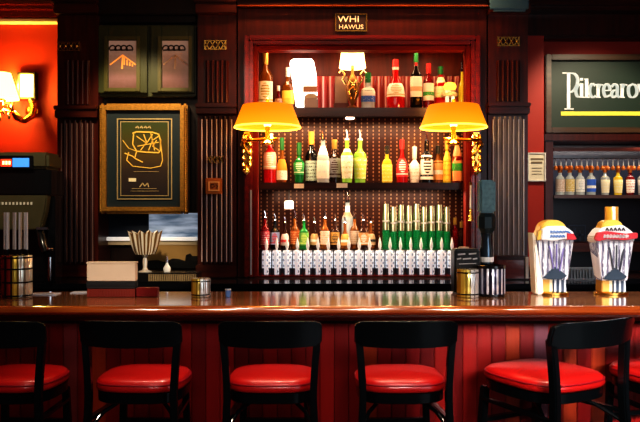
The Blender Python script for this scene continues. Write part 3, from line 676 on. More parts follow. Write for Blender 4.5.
# ------------------------------------------------------------------ swing arm wall lamps
M_SHADE = NT('orange silk shade')
def shade_mat():
    t = M_SHADE; x = t.xyz('Generated'); f = t.noise(5, (1, 1, 1), 2, 'Generated')
    c = t.ramp(x[2], [(0, (1.0, .48, .025)), (.12, (1.0, .36, .010)), (.6, (.95, .26, .004)), (1, (.85, .20, .002))])
    t.base((.30, .09, .005)); t.l(c, t.b.inputs['Emission Color']); t.b.inputs['Emission Strength'].default_value = 1.0; setp_r = t.b.inputs['Roughness']; setp_r.default_value = .7
    return t.m
M_SHADE = shade_mat()
M_RIM = glow('shade rim glow', (1.0, .72, .12), 1.6)
def wall_lamp(pxc, pxb, label, sgn, pyo=0):
    Y = 5.16; x = X(pxc, Y); zt_, zb_ = Z(105.5 + pyo, Y), Z(127.5 + pyo, Y); px = 1 / F * Y
    xb = X(pxb, 5.38); za = Z(139, Y)
    t = thing('wall_lamp', label, 'lamp', (xb, 5.39, Z(172, 5.38)), 0, 'swing arm lamps flanking the alcove')
    MB().lathe([(33.5 * px, 0), (25 * px, zt_ - zb_)], (x, Y, zb_), 40, cap=False).build('lamp_shade', M_SHADE, t, smooth=60)
    MB().lathe([(33.2 * px, -.006), (33.9 * px, 0), (33.2 * px, .007), (32.6 * px, 0), (33.2 * px, -.006)], (x, Y, zb_), 40, cap=False).build('rim_band', M_RIM, t, smooth=60)
    MB().lathe([(24 * px, zt_ - zb_ - .01), (.01, zt_ - zb_ - .012)], (x, Y, zb_), 30, cap=False).build('top_diffuser', glow('top diffuser', (1, .6, .1), 1.3), t)
    MB().lathe([(.022, -.02), (.03, 0), (.036, .05), (.03, .09), (.001, .11)], (x, Y, zb_ + .03), 14).build('bulb', glow('bulb glow', (1, .75, .35), 6), t)
    s = MB(); s.lathe([(.045, -.055), (.05, -.045), (.034, -.035), (.020, -.02), (.016, 0), (.016, .14)], (x, Y, za + .015), 14)
    s.build('stem', M_BRASS, t)
    s = MB(); s.lathe([(.010, 0), (.018, .01), (.008, .03), (.014, .045), (.006, .06), (.001, .065)], (x, Y, zt_ - .01), 12); s.build('finial', M_BRASS, t)
    a = MB(); a.tube([(xb, 5.33, za), (xb + sgn * .02, 5.26, za), (x - sgn * .02, Y + .015, za), (x + sgn * .07, Y, za)], .012, 10); a.build('arm', M_BRASS, t)
    b = MB(); b.lathe([(.012, -.02), (.020, -.01), (.020, .01), (.012, .02)], (xb, 5.34, za), 12)
    pts = []
    for i in range(22):
        u = i / 21; pts.append((xb - sgn * .035 * math.sin(u * 7.5) * (1 - .4 * u), 5.352 + .012 * math.cos(u * 9), za + .05 - u * .27))
    b.tube(pts, [.012 + .007 * math.sin(i * 1.3) for i in range(22)], 8)
    b.box(xb - .022, xb + .022, 5.365, 5.392, za - .20, za + .07); b.build('wall_bracket', M_BRASS, t)
    lf = MB()
    for k in range(5):
        zk = za + .03 - k * .05
        for q in (-1, 1): lf.lathe([(.002, -.02), (.014, -.006), (.010, .01), (.002, .022)], (xb + q * .024, 5.35, zk), 8)
    lf.lathe([(.004, -.03), (.024, -.012), (.02, .01), (.006, .03)], (xb, 5.345, za - .21), 10); lf.build('acanthus_ornament', mat('bright gilt', (.9, .62, .25), .25), t)
    return x, Y, zb_, zt_
L1 = wall_lamp(267.5, 247, 'brass swing arm lamp with orange shade on the frame beside the poster wall', 1)
L2 = wall_lamp(453.5, 476, 'brass swing arm lamp with orange shade on the frame beside the green sign', -1)

# ------------------------------------------------------------------ left wall sconce
Yk = 5.75; sx = X(1.5, Yk)
sc = thing('wall_sconce', 'gilt scrolled wall sconce with glowing cream shade on the red wall', 'lamp', (X(24, 5.9), 6.0, Z(122, 5.9)))
MB().lathe([(17 / F * Yk, 0), (9 / F * Yk, Z(73, Yk) - Z(99, Yk))], (sx, Yk, Z(99, Yk)), 28, cap=False).build('lamp_shade', glow('sconce shade glow', (1.0, .74, .26), 2.6), sc)
a = MB(); pts = [(30, 99, 6.0), (33, 108, 5.97), (31, 116, 5.93), (24, 121, 5.88), (16, 118, 5.84), (12, 110, 5.80), (8, 104, 5.77), (3, 103, 5.75)]
a.tube([(X(p, Y), Y, Z(q, Y)) for p, q, Y in pts], [.02, .026, .028, .026, .022, .02, .016, .014], 10)
a.tube([(X(p, 5.80), 5.8, Z(q, 5.8)) for p, q in ((22, 119), (14, 112), (4, 110), (-4, 116), (-8, 108))], .014, 8); a.build('scroll_arm', M_BRASS, sc)
g = MB()
for px_, q in ((4, 112), (9, 116), (0, 118), (12, 106)): g.lathe([(.002, -.03), (.014, -.01), (.014, .01), (.002, .03)], (X(px_, 5.76), 5.76, Z(q, 5.76)), 8)
g.lathe([(.03, -.01), (.035, 0), (.02, .012)], (sx, Yk, Z(100, Yk)), 14); g.build('crystal_drops', mat('bright gilt', (.9, .62, .25), .25), sc)
MB().lathe([(.02, 0), (.05, .02), (.05, .06), (.02, .09)], (X(31, 6.0), 6.01, Z(116, 6.0)), 14, sy=.4).build('wall_plate', M_BRASS, sc)
mr = thing('framed_mirror', 'small dark framed mirror glowing beside the wall sconce', 'mirror', (X(26, 6.0), 6.03, Z(98.5, 6.0)))
MB().frame(X(17, 5.99), X(35.5, 5.99), Z(99, 5.99), Z(72, 5.99), .016, 5.98, 6.046).build('frame', M_DARK, mr, bevel=.004)
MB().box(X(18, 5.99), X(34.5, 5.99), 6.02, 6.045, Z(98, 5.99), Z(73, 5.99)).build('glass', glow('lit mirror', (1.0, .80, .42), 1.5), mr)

# ------------------------------------------------------------------ right: sign, notice and shelves
Yg = 5.90
sg = thing('pub_sign', 'dark green pub sign with white serif lettering and yellow underline', 'sign', (X(600, Yg), Yg + .06, Z(133, Yg)))
sx0, sx1 = X(546, Yg), X(688, Yg)
MB().frame(sx0, sx1, Z(133, Yg), Z(54, Yg), .045, Yg, Yg + .10).build('frame', wood('sign frame wood', (.06, .028, .010), (.10, .05, .018), .4, .2, 'x'), sg, bevel=.006)
MB().box(sx0 + .03, sx1 - .03, Yg + .04, Yg + .09, Z(130, Yg), Z(57, Yg)).build('board', M_GREENB, sg)
def gl(u): return (u[0], u[1])
def curve(pts, n=5):
    out = []
    P = [pts[0]] + list(pts) + [pts[-1]]
    for i in range(1, len(P) - 2):
        p0, p1, p2, p3 = P[i - 1], P[i], P[i + 1], P[i + 2]
        for k in range(n):
            t = k / n
            out.append(tuple(.5 * (2 * p1[d] + (p2[d] - p0[d]) * t + (2 * p0[d] - 5 * p1[d] + 4 * p2[d] - p3[d]) * t * t + (3 * p1[d] - p0[d] - 3 * p2[d] + p3[d]) * t ** 3) for d in (0, 1)))
    out.append(pts[-1]); return out
# strokes in photograph-like units (x right, y down)
ST = [[(568.5, 73), (568.5, 109)], [(564.5, 109), (573.5, 109)], [(562.5, 73), (571, 73)],
      curve([(569, 73.2), (574.5, 74), (577.5, 79), (576.5, 86), (573, 91), (569, 92.5)]),
      curve([(581, 84), (577.5, 86), (575.8, 91), (577, 96), (580, 97)]), [(581.5, 84), (581.5, 97)], [(580.5, 97.2), (584, 97.2)],
      [(586.5, 79), (586.5, 97)], [(584.5, 79.2), (587, 79)], [(584.5, 97.3), (589.5, 97.3)],
      curve([(595, 85.5), (592, 84), (589.8, 88), (590, 94), (592.5, 97.3), (595.5, 96)]),
      [(598, 84.5), (598, 97)], [(596, 84.6), (598.5, 84.4)], [(596, 97.3), (600.5, 97.3)], curve([(598.3, 88), (600, 85), (603, 85)]),
      curve([(603.8, 90.5), (609.4, 90), (609, 86), (606.5, 84.2), (604, 87), (603.6, 92), (605.5, 96.6), (609.5, 95.5)]),
      curve([(611.8, 86.5), (614.5, 84.2), (617, 86), (617.2, 90), (617.2, 95), (619.2, 97.2)]), curve([(617, 89.8), (613, 91), (611.5, 94.5), (613.5, 97.2), (617, 95)]),
      [(622, 84.5), (622, 97)], [(620, 84.6), (622.5, 84.4)], [(620, 97.3), (624.5, 97.3)], curve([(622.3, 88), (624, 85), (627, 85)]),
      curve([(632.5, 84.2), (629, 86.5), (628.3, 91), (629.5, 96), (632.8, 97.4), (636, 95), (636.8, 90.5), (635.5, 85.8), (632.5, 84.2)]),
      [(639, 84.6), (643, 97)], [(643, 97), (647, 84.6)], [(637.5, 84.5), (641, 84.5)], [(645.5, 84.5), (648.5, 84.5)]]
g = MB()
def nib(d): return .34 + .66 * abs(d.y)
k = Yg + .04
for st in ST: g.ribbon([(X(a, k), Z(b, k)) for a, b in st], .027, k - .003, k + .001, nib)
g.lathe([(.012, 0), (.012, .001)], (X(581.5, k), k - .002, Z(79.5, k)), 8).prism([(X(580, k), Z(80.6, k)), (X(583, k), Z(80.6, k)), (X(583, k), Z(78, k)), (X(580, k), Z(78, k))], k - .003, k + .001, 'y')
g.build('lettering', M_LETTER, sg)
MB().pbox(561, 111.5, 670, 115.5, k - .006, k + .001).build('underline', mat('sign yellow', (.85, .75, .08), .5, emit=(1, .9, .1), es=.15), sg)

struct(MB().box(X(529, 5.42) + .012, X(545, 5.72) - .012, 5.708, WY - .003, 1.046, Z(36, 5.72)).build('trim_10', M_WALL))
nt = thing('wall_notice', 'small cream framed notice on the red wall below the sign edge', 'notice', (X(537, 5.69), 5.70, Z(181, 5.69)))
MB().pbox(528.5, 153, 545.5, 181, 5.690, 5.705).build('card', mat('notice card', (.78, .70, .52), .45), nt, bevel=.004)
MB().frame(X(528, 5.68), X(546, 5.68), Z(181.5, 5.68), Z(152.5, 5.68), .011, 5.68, 5.706).build('frame', mat('cream frame', (.75, .72, .66), .4), nt, bevel=.003)
g = MB()
for i, (a, b, w) in enumerate(((531, 543, .012), (531.5, 542, .014), (532, 542, .004), (532, 541, .004), (532, 542, .004))):
    yy = (159, 162.5, 168, 171, 174)[i]; g.ribbon([(X(a, 5.69), Z(yy, 5.69)), (X(b, 5.69), Z(yy, 5.69))], w, 5.686, 5.691)
g.build('printed_lines', mat('notice ink', (.22, .16, .09), .6), nt)

Yr = 5.72
rb = thing('bottle_cabinet', 'dark open bottle shelves below the green pub sign', 'cabinet', (X(610, Yr), Yr, 1.045))
rx0, rx1 = X(545, Yr), X(690, Yr)
m = MB(); m.box(rx0, rx0 + .065, Yr, WY - .003, 1.046, Z(134, Yr)); m.box(rx1 - .065, rx1, Yr, WY - .003, 1.046, Z(134, Yr)); m.box(rx0 + .065, rx1 - .065, Yr, WY - .003, Z(141, Yr), Z(134, Yr))
m.box(rx0 - .01, rx0 + .075, Yr - .015, Yr + .1, Z(141, Yr), Z(134, Yr)); m.build('case', M_MAHO, rb, bevel=.005)
MB().box(rx0 + .06, rx1 - .06, WY - .02, WY - .003, 1.046, Z(141, Yr)).build('back_panel', mat('navy back panel', (.012, .016, .030), .35), rb)
zr = Z(195, Yr)
MB().box(rx0 + .066, rx1 - .066, Yr - .01, WY - .022, zr - .028, zr).build('shelf', mat('pale shelf edge', (.09, .045, .04), .3), rb, bevel=.004)
MB().box(rx0 + .066, rx1 - .066, Yr - .005, WY - .022, Z(252, Yr), Z(243, Yr)).build('shelf', M_MAHOX, rb, bevel=.004)
MB().box(rx0 + .066, rx1 - .066, Yr + .0, Yr + .02, Z(151, Yr), Z(147.5, Yr)).build('light_rail', M_MAHOX, rb)
MB().box(rx0 + .066, rx1 - .066, Yr + .02, Yr + .08, Z(158, Yr), Z(155, Yr)).build('glass_rack', M_STEEL, rb)
g = MB(); xx, zz = X(577, WY - .02), Z(236, WY - .02); yy = WY - .024
g.frame(xx - .07, xx + .07, zz - .09, zz + .09, .01, yy, yy + .003); g.ribbon([(xx - .02, zz + .06), (xx - .02, zz - .06), (xx + .02, zz - .05), (xx + .02, zz + .04)], .018, yy, yy + .003); g.ribbon([(xx - .05, zz), (xx + .05, zz + .01)], .012, yy, yy + .003)
g.build('etched_emblem', mat('dull blue etch', (.05, .08, .14), .4), rb)
rb_l = [(560, clear, ((.55, .42, .35), W), 'lines', 'clear bottle with faint amber label, first on the shelf below the sign'), (569.8, clear, ((.62, .48, .18), W), 'lines', 'clear bottle with yellowish label, second on the shelf below the sign'),
        (580, clear, (W, (.5, .55, .55)), 'oval', 'clear bottle with silvery white label beside the blue labelled bottle'), (591, clear, (BL, W), 'band', 'clear bottle with bright blue label below the green sign'),
        (605, clear, ((.85, .78, .55), W), 'lines', 'bottle with tall cream label below the green sign'), (618, yellow, ((.85, .76, .35), W), 'lines', 'bottle with tall pale yellow label below the green sign'),
        (630, dkred, (W, RD), 'lines', 'bottle with white and red label below the green sign'), (642, clear, (W, (.5, .5, .5)), 'half', 'pale bottle at the cut edge of the shelf below the sign')]
for i, (px, g_, (la, lb), stl, lbl) in enumerate(rb_l):
    bottle(px, 166, 195, 5.79, zr, 9.2, 'tall' if i < 4 else 'taper', g_, LM(la, lb, stl), M_COPPER, lbl, 'bottles on the shelf below the sign', (.12, .6) if i < 4 else (.08, .72), capf=.2)
sg0 = None
for i in range(18):
    loc = (X(556 + i * 5.2, 5.77), 5.775 + .0, Z(158.5, 5.77))
    if sg0 is None:
        sg0 = thing('hanging_wine_glass', 'small stemmed glass hung upside down from the rack over the shelf bottles', 'glass', (0, 0, 0), 0, 'stemmed glasses hanging over the shelf bottles')
        MB().lathe([(.016, 0), (.016, -.003), (.004, -.006), (.0035, -.05), (.006, -.055)], (0, 0, 0), 8).build('stem', mat('bright glass', (.70, .72, .75), .1), sg0)
        MB().lathe([(.006, -.055), (.015, -.065), (.017, -.08), (.014, -.09)], (0, 0, 0), 8, cap=False).build('bowl', M_COPPER, sg0)
        sg0.location = loc
    else: dup(sg0, loc)
dr = thing('ice_tray', 'pale ribbed drip tray on the back counter below the shelves', 'tray', (X(580, 5.45), 5.3, 1.041))
m = MB(); m.box(X(558, 5.3), X(602, 5.3), 5.3, 5.38, 1.0415, 1.05)
for i in range(14): m.box(X(559 + i * 3, 5.3), X(560.6 + i * 3, 5.3), 5.3, 5.38, 1.05, 1.115)
m.box(X(558, 5.3), X(602, 5.3), 5.29, 5.31, 1.115, 1.13); m.build('ribs', mat('pale blue plastic', (.38, .44, .50), .3), dr, bevel=.002)
pc = thing('low_cupboard', 'low mahogany cupboard below the reeded pilaster beside the taps', 'cupboard', (X(512, 5.3), 5.3, 1.041))
MB().box(X(497, 5.3), X(529, 5.3), 5.31, 5.385, 1.0415, Z(256, 5.3)).build('carcass', M_MAHOX, pc, bevel=.004)
MB().box(X(498, 5.3), X(524, 5.3), 5.296, 5.309, 1.05, Z(260, 5.3)).build('door', M_RED, pc, bevel=.004)
MB().box(X(525.5, 5.3), X(528.5, 5.3), 5.296, 5.309, 1.05, Z(257, 5.3)).build('white_edge', M_WHITE, pc)

# ------------------------------------------------------------------ the bar
BZ = 1.070
ct = thing('bar_worktop', 'long polished brown wood bar top with rounded nosing', 'worktop', (0, 3.9, BZ - .05))
MB().box(-3.3, 3.3, 3.62, 4.26, BZ - .05, BZ).build('top_board', M_TOP, ct, bevel=.004)
prof = [(3.62, BZ), (3.60, BZ - .002), (3.578, BZ - .012), (3.570, BZ - .026), (3.578, BZ - .038), (3.592, BZ - .044), (3.62, BZ - .044)]
MB().prism(prof, -3.3, 3.3, 'x').build('nosing', M_NOSE, ct, smooth=60)
prof = [(3.70, BZ - .05), (3.596, BZ - .0445), (3.592, BZ - .052), (3.61, BZ - .066), (3.64, BZ - .075), (3.70, BZ - .078)]
MB().prism(prof, -3.3, 3.3, 'x').build('cove_moulding', M_MAHOX, ct, smooth=50)
bf = thing('bar_counter', 'red painted plank front of the bar counter behind the stools', 'bar', (0, 3.9, 0))
m = MB(); i = 0; xx = -3.3
while xx < 3.3:
    x1_ = min(3.3, math.floor(xx / .074 + 1.0001) * .074); m.box(xx + .001, x1_ - .001, 3.86, 3.90, .10, .955); xx = x1_
m.build('plank_panel', M_PLANK, bf, bevel=.004)
MB().box(-3.3, 3.3, 3.90, 4.2, .0, BZ - .051).build('carcass', M_BLACK, bf)
MB().box(-3.3, 3.3, 3.80, 3.899, .955, BZ - .08).build('apron_shade', M_DARK, bf, bevel=.004)  # dark strip puts the overhang's shadow into the colour
MB().box(-3.3, 3.3, 3.84, 3.899, 0, .10).build('toe_board', M_DARK, bf)

# ------------------------------------------------------------------ bar stools
def make_stool(label):
    t = thing('bar_stool', label, 'bar stool', (0, 0, 0), 0, 'bar stools along the counter')
    def sup(r, sx, sy, z, n=40, p=3.2, yo=0):
        out = []
        for j in range(n):
            a = 2 * PI * j / n; ca, sa = math.cos(a), math.sin(a); k = (abs(ca) ** p + abs(sa) ** p) ** (-1 / p)
            out.append((r * sx * ca * k, r * sy * sa * k + yo, z))
        return out
    MB().rings([sup(.93, .2, .19, .688), sup(.965, .2, .19, .692), sup(.975, .2, .19, .735), sup(.90, .2, .19, .737)]).build('seat_frame', M_STOOL, t)
    rg = [(.95, .737), (.99, .741), (1.01, .752), (1.0, .764), (.985, .769)]
    rg2 = [(.985, .772), (.97, .781), (.93, .789), (.82, .796), (.6, .802), (.3, .805), (.05, .806)]
    MB().rings([sup(r, .2, .19, z) for r, z in rg + rg2]).build('seat_cushion', M_VINYL, t, smooth=70)
    MB().tube([(x_, y_, z_) for x_, y_, z_ in sup(.992, .2, .19, .7705)] + [sup(.992, .2, .19, .7705)[0]], .0045, 6).build('piping', M_PIPING, t.children[-1] if False else [c for c in bpy.data.objects if c.parent == t and c.name.startswith('seat_cushion')][0])
    # bent back rail
    m = MB(); n = 16; rs = []
    for i in range(n + 1):
        u = 2 * i / n - 1; xx = .222 * u; yb = -.265 + .055 * u * u
        zt_ = 1.066 - .008 * u * u - (.012 if abs(u) == 1 else 0); zb_ = .948 + .004 * u * u + (.012 if abs(u) == 1 else 0); tilt = -.018; th = .011
        rs.append([(xx, yb - th, zb_), (xx, yb + th, zb_), (xx, yb + th + tilt * .3, (zt_ + zb_) / 2), (xx, yb + th + tilt, zt_), (xx, yb - th + tilt, zt_), (xx, yb - th + tilt * .3, (zt_ + zb_) / 2)])
    m.rings(rs); m.build('back_rail', M_STOOL, t, bevel=.005, smooth=50)
    for s in (-1, 1):
        p = [(s * .205, -.27, .0), (s * .200, -.235, .35), (s * .190, -.215, .62), (s * .186, -.212, .74), (s * .192, -.210, .86), (s * .203, -.208, .99)]
        MB().bar(curve3(p), .030, .034).build('rear_leg', M_STOOL, t, bevel=.005)
        MB().bar(curve3([(s * .175, .20, 0), (s * .160, .175, .4), (s * .150, .160, .69)]), .032, .032).build('front_leg', M_STOOL, t, bevel=.005)
        MB().bar([(s * .186, -.205, .632), (s * .158, .16, .632)], .016, .024).build('side_stretcher', M_STOOL, t)
        MB().tube([(s * .190, -.20, .585), (s * .15, -.12, .64), (s * .09, -.04, .675), (s * .02, .0, .687)], .009, 8).build('curved_brace', M_STOOL, t)
    MB().box(-.150, .150, .155, .178, .515, .535).build('front_stretcher', M_STOOL, t)
    MB().box(-.168, .168, .178, .200, .25, .28).build('footrest', M_STEEL, t)
    MB().box(-.196, .196, -.245, -.225, .30, .325).build('rear_stretcher', M_STOOL, t)
    return t
def curve3(pts, n=4):
    out = []; P = [pts[0]] + list(pts) + [pts[-1]]
    for i in range(1, len(P) - 2):
        p0, p1, p2, p3 = P[i - 1], P[i], P[i + 1], P[i + 2]
        for k in range(n):
            t = k / n
            out.append(tuple(.5 * (2 * p1[d] + (p2[d] - p0[d]) * t + (2 * p0[d] - 5 * p1[d] + 4 * p2[d] - p3[d]) * t * t + (3 * p1[d] - p0[d] - 3 * p2[d] + p3[d]) * t ** 3) for d in range(3)))
    out.append(pts[-1]); return out
st0 = make_stool('')
spec = [(-1.378, 3.42, -4, 'black bar stool with red seat at the espresso machine end of the bar'),
        (-.802, 3.42, -3, 'black bar stool with red seat in front of the cream box'),
        (-.214, 3.42, 0, 'black bar stool with red seat below the lamp nearer the poster'),
        (.362, 3.42, 2, 'black bar stool with red seat below the lamp nearer the green sign'),
        (1.045, 3.49, 29, 'black bar stool turned sideways with its red seat in full view'),
        (1.62, 3.56, 15, 'black bar stool mostly hidden behind the turned stool')]
for i, (x_, y_, r_, lb) in enumerate(spec):
    if i == 0: st0.location = (x_, y_, 0); st0.rotation_euler = (0, 0, math.radians(r_)); st0['label'] = lb
    else:
        q = dup(st0, (x_, y_, 0), math.radians(r_), lb)
        if i == 4: q.scale = (1.14, 1.30, 1.0)

# ------------------------------------------------------------------ beer taps on the bar
M_LUC = None
def lucite():
    t = NT('fluted lucite'); x = t.xyz('Generated'); f = t.noise(7, (3, 3, .6), 3, 'Generated')
    s = t.math('FRACT', t.math('MULTIPLY', x[0], 7.0))
    k = t.math('LESS_THAN', s, .42)
    c = t.mix(t.math('MULTIPLY', k, t.math('GREATER_THAN', f, .42)), (.90, .91, .95), (.17, .15, .24))
    t.base(c); setp(t.b, .12, coat=.6, emit=(.9, .92, 1), es=.08); return t.m
M_LUC = lucite()
def tap(px, pyb, pyt, label, kind):
    Y = 4.13; x = X(px, Y); u = Y / F; z0 = BZ + .0015
    t = thing('beer_tap', label, 'beer tap', (x, Y, z0), 0, 'tall branded beer taps on the bar')
    hz = lambda py: z0 + (pyb - py) * u
    # base
    MB().lathe([(.001, 0), (17 * u, 0), (17 * u, .010), (14 * u, .016), (.001, .016)], (x, Y, z0), 28, sy=.8).build('base', M_BRASS, t)
    MB().rings([[(x + a * 12.0 * u, Y + b * .05, hz(pyb - 2.5)) for a, b in ((-1, -1), (1, -1), (1, 1), (-1, 1))], [(x + a * 11.5 * u, Y + b * .05, hz(278)) for a, b in ((-1, -1), (1, -1), (1, 1), (-1, 1))]]).build('pedestal', stripe_mat('pedestal', [(0, (.75, .42, .10)), (.3, (.9, .75, .5)), (.42, (.05, .06, .08)), (.5, (.7, .72, .76)), (.58, (.06, .08, .12)), (.7, (.7, .72, .75)), (.78, (.08, .1, .14)), (.9, (.7, .72, .76))], .15, .4), t, bevel=.004)
    # fluted tapered body
    n = 13; top, bot = hz(240), hz(277); wt, wb = 18.5 * u, 13.5 * u; rs = []
    def sect(w, d, z):
        out = []
        for i in range(n):
            xx0 = -w + 2 * w * i / n; st = 2 * w / n
            for j in range(4): out.append((x + xx0 + st * j / 4, Y - d - .010 * math.sin(PI * j / 4), z))
        out.append((x + w, Y - d, z)); out.append((x + w * .96, Y + d, z)); out.append((x - w * .96, Y + d, z)); return out
    MB().rings([sect(wb * .95, .045, hz(279)), sect(wb, .05, bot), sect(wt, .062, top)]).build('lucite_body', M_LUC, t, smooth=30)
    # dark mound at the bottom of the body
    g = MB(); y_ = Y - .0655
    g.prism([(x - 12 * u, hz(277)), (x - 6 * u, hz(271)), (x, hz(266)), (x + 5 * u, hz(270)), (x + 11.5 * u, hz(275)), (x + 6 * u, hz(278.5)), (x - 6 * u, hz(278.5))], y_ - .008, y_ + .018, 'y'); g.build('dark_mound', mat('dark slate', (.03, .05, .08), .25), t, bevel=.003)
    g = MB()
    for a, b in (((-2, 268), (-6, 246)), ((1, 268), (1, 244)), ((4, 270), (8, 248))): g.ribbon([(x + a[0] * u, hz(a[1])), (x + b[0] * u, hz(b[1]))], .006, y_ - .010, y_ + .004)
    g.build('inner_streak', mat('violet streak' if kind == 0 else 'dark streak', (.22, .18, .45) if kind == 0 else (.05, .05, .07), .3), t)  # coloured strips on the lucite, violet on the first tap
    # shoulder and arched crown
    def arch(w0, zz0, w1, zz1, y0, y1):
        pts = [(x - w0, zz0), (x + w0, zz0)]
        for i in range(13):
            a = PI * i / 12; pts.append((x + w1 * math.cos(a), zz0 + (zz1 - zz0) * (.45 + .55 * math.sin(a))))
        return MB().prism(pts, y0, y1, 'y')
    if kind == 0:
        MB().prism([(x - 21.5 * u, hz(232)), (x - 18 * u, hz(294.0)), (x - 11 * u, hz(294.0)), (x - 11.5 * u, hz(276)), (x - 17 * u, hz(238))], Y - .058, Y + .05, 'y').build('cream_side_panel', mat('cream enamel', (.90, .84, .70), .3), t, bevel=.006)
        arch(17 * u, hz(238), 13 * u, hz(220), Y - .04, Y + .07).build('crown', mat('gold crown', (.80, .50, .08), .3, metal=.3), t, bevel=.006)
        g = MB().prism([(x - 15 * u, hz(239.5)), (x - 14 * u, hz(230)), (x - 8 * u, hz(226)), (x + 8 * u, hz(226)), (x + 16 * u, hz(231.5)), (x + 19 * u, hz(238.5)), (x + 8 * u, hz(239)), (x - 4 * u, hz(241))], Y - .090, Y - .041, 'y')
        lb_ = g.build('label_plate', mat('white enamel', (.86, .86, .84), .3), t, bevel=.004)
        yy = Y - .094
        g = MB()
        for r_, zz in ((0, 231.8), (1, 236)):
            for i in range(5): 
                xx = x + (-6.5 + i * 3.0) * u; g.ribbon([(xx, hz(zz + 1.4)), (xx + .8 * u, hz(zz - 1.3)), (xx + 1.8 * u, hz(zz + 1.0)), (xx + 2.4 * u, hz(zz - .8))], .004, yy, yy + .005)
        g.ribbon([(x + 8 * u, hz(231)), (x + 12 * u, hz(232)), (x + 15 * u, hz(235))], .008, yy, yy + .005)
        g.build('blue_lettering', mat('blue ink', (.10, .25, .6), .4), lb_)
        MB().prism([(x + 10 * u, hz(239.3)), (x + 10 * u, hz(233)), (x + 16.5 * u, hz(233.5)), (x + 19.4 * u, hz(239))], Y - .096, Y - .0905, 'y').build('red_patch', mat('red enamel', (.62, .02, .03), .3), lb_)
        MB().prism([(x - 19 * u, hz(240)), (x - 17.5 * u, hz(231)), (x - 14.2 * u, hz(230)), (x - 15.2 * u, hz(239.5))], Y - .088, Y - .041, 'y').build('gold_corner', mat('gold crown', (.8, .5, .08), .3), t, bevel=.003)
    else:
        m = MB().prism([(x - 20 * u, hz(236)), (x - 14 * u, hz(228)), (x - 8 * u, hz(226)), (x + 8 * u, hz(224)), (x + 14 * u, hz(228)), (x + 20 * u, hz(233)), (x + 19.5 * u, hz(241)), (x - 19.5 * u, hz(242))], Y - .062, Y + .06, 'y')
        m.build('shoulder', mat('white enamel', (.86, .86, .84), .3), t, bevel=.006)
        arch(12 * u, hz(228.5), 10 * u, hz(219), Y - .03, Y + .06).build('crown', mat('gold crown', (.8, .5, .08), .3), t, bevel=.006)
        g = MB().prism([(x - 21.5 * u, hz(238)), (x - 19 * u, hz(231.5)), (x - 10 * u, hz(230)), (x + 10 * u, hz(232.5)), (x + 20.5 * u, hz(231.5)), (x + 20.5 * u, hz(237)), (x + 8 * u, hz(239)), (x - 10 * u, hz(238)), (x - 18 * u, hz(240))], Y - .092, Y - .063, 'y')
        lb_ = g.build('red_band', mat('red enamel', (.62, .02, .03), .3), t, bevel=.003)
        yy = Y - .096; g = MB()
        for i in range(8):
            xx = x + (-13 + i * 3.1) * u; g.ribbon([(xx, hz(236.6)), (xx + .6 * u, hz(233.4)), (xx + 1.6 * u, hz(236.2)), (xx + 2.0 * u, hz(233.8))], .006, yy, yy + .005)
        g.build('white_lettering', mat('white ink', (.9, .85, .85), .4), lb_)
        g = MB()
        for i in range(5):
            xx = x + (-9 + i * 4) * u; g.ribbon([(xx, hz(229.4)), (xx + 1.2 * u, hz(227.0)), (xx + 2.6 * u, hz(229.6))], .007, Y - .066, Y - .0615)
        g.build('dark_lettering', mat('dark ink', (.08, .07, .08), .4), t)
        m = MB(); m.lathe([(6.5 * u, 0), (6.5 * u, 15 * u), (6.2 * u, 15.5 * u), (.001, 15.5 * u)], (x + 2.5 * u, Y + .02, hz(221.5)), 20)
        m.build('striped_handle', stripe_mat('yellow white stripes', [(0, (.8, .45, .06)), (.3, (.85, .55, .1)), (.38, (.9, .86, .75)), (.55, (.9, .86, .75)), (.62, (.75, .35, .05)), (.8, (.85, .6, .2))], .3, .1), t)
    return t
tap(551.5, 294, 220, 'cream sided beer tap with blue lettered label and gold crown', 0)
tap(610.5, 293, 207, 'beer tap with a red band and yellow striped handle on top', 1)

# ------------------------------------------------------------------ other things on the bar
def canister(px0, px1, py0, py1, Y, label, stops, bands, name='ribbed_canister', cat='canister', dark=True):
    x0, x1 = X(px0, Y), X(px1, Y); z0 = BZ + .0015; zt_ = Z(py0, Y); xm = (x0 + x1) / 2; r = (x1 - x0) / 2
    t = thing(name, label, cat, (xm, Y + r, z0))
    n = 18; ring = []
    for j in range(n * 4):
        a = 2 * PI * j / (n * 4); rr = r * (1 + .03 * math.cos(a * n)); ring.append((rr * math.cos(a), rr * math.sin(a)))
    m = MB(); m.rings([[(xm + a * k, Y + r + b * k, z) for a, b in ring] for z, k in ((z0, .97), (z0 + .004, 1), (zt_ - .004, 1), (zt_, .96))])
    m.build('body', stripe_mat(label[:20], stops, .18, .45, None), t, smooth=50)
    for lo, hi in bands:
        MB().lathe([(r * 1.02, z0 + (zt_ - z0) * lo), (r * 1.05, z0 + (zt_ - z0) * lo + .001), (r * 1.05, z0 + (zt_ - z0) * hi - .001), (r * 1.02, z0 + (zt_ - z0) * hi)], (xm, Y + r, 0), 28).build('band', M_BLACK, t)
    return t
YW = [(0, (.55, .35, .05)), (.12, (.85, .65, .12)), (.3, (.4, .3, .04)), (.36, (.85, .7, .2)), (.48, (.25, .2, .06)), (.54, (.85, .85, .80)), (.68, (.35, .34, .32)), (.74, (.9, .9, .86)), (.92, (.4, .4, .4))]
canister(190, 209, 279, 298, 3.94, 'short ribbed gold and silver canister beside the small blue cup', YW, ((.1, .16), (.82, .88)))
canister(459, 481, 270, 298, 3.94, 'tall ribbed gold and white canister in front of the black printer', YW, ((.08, .13), (.86, .91)))
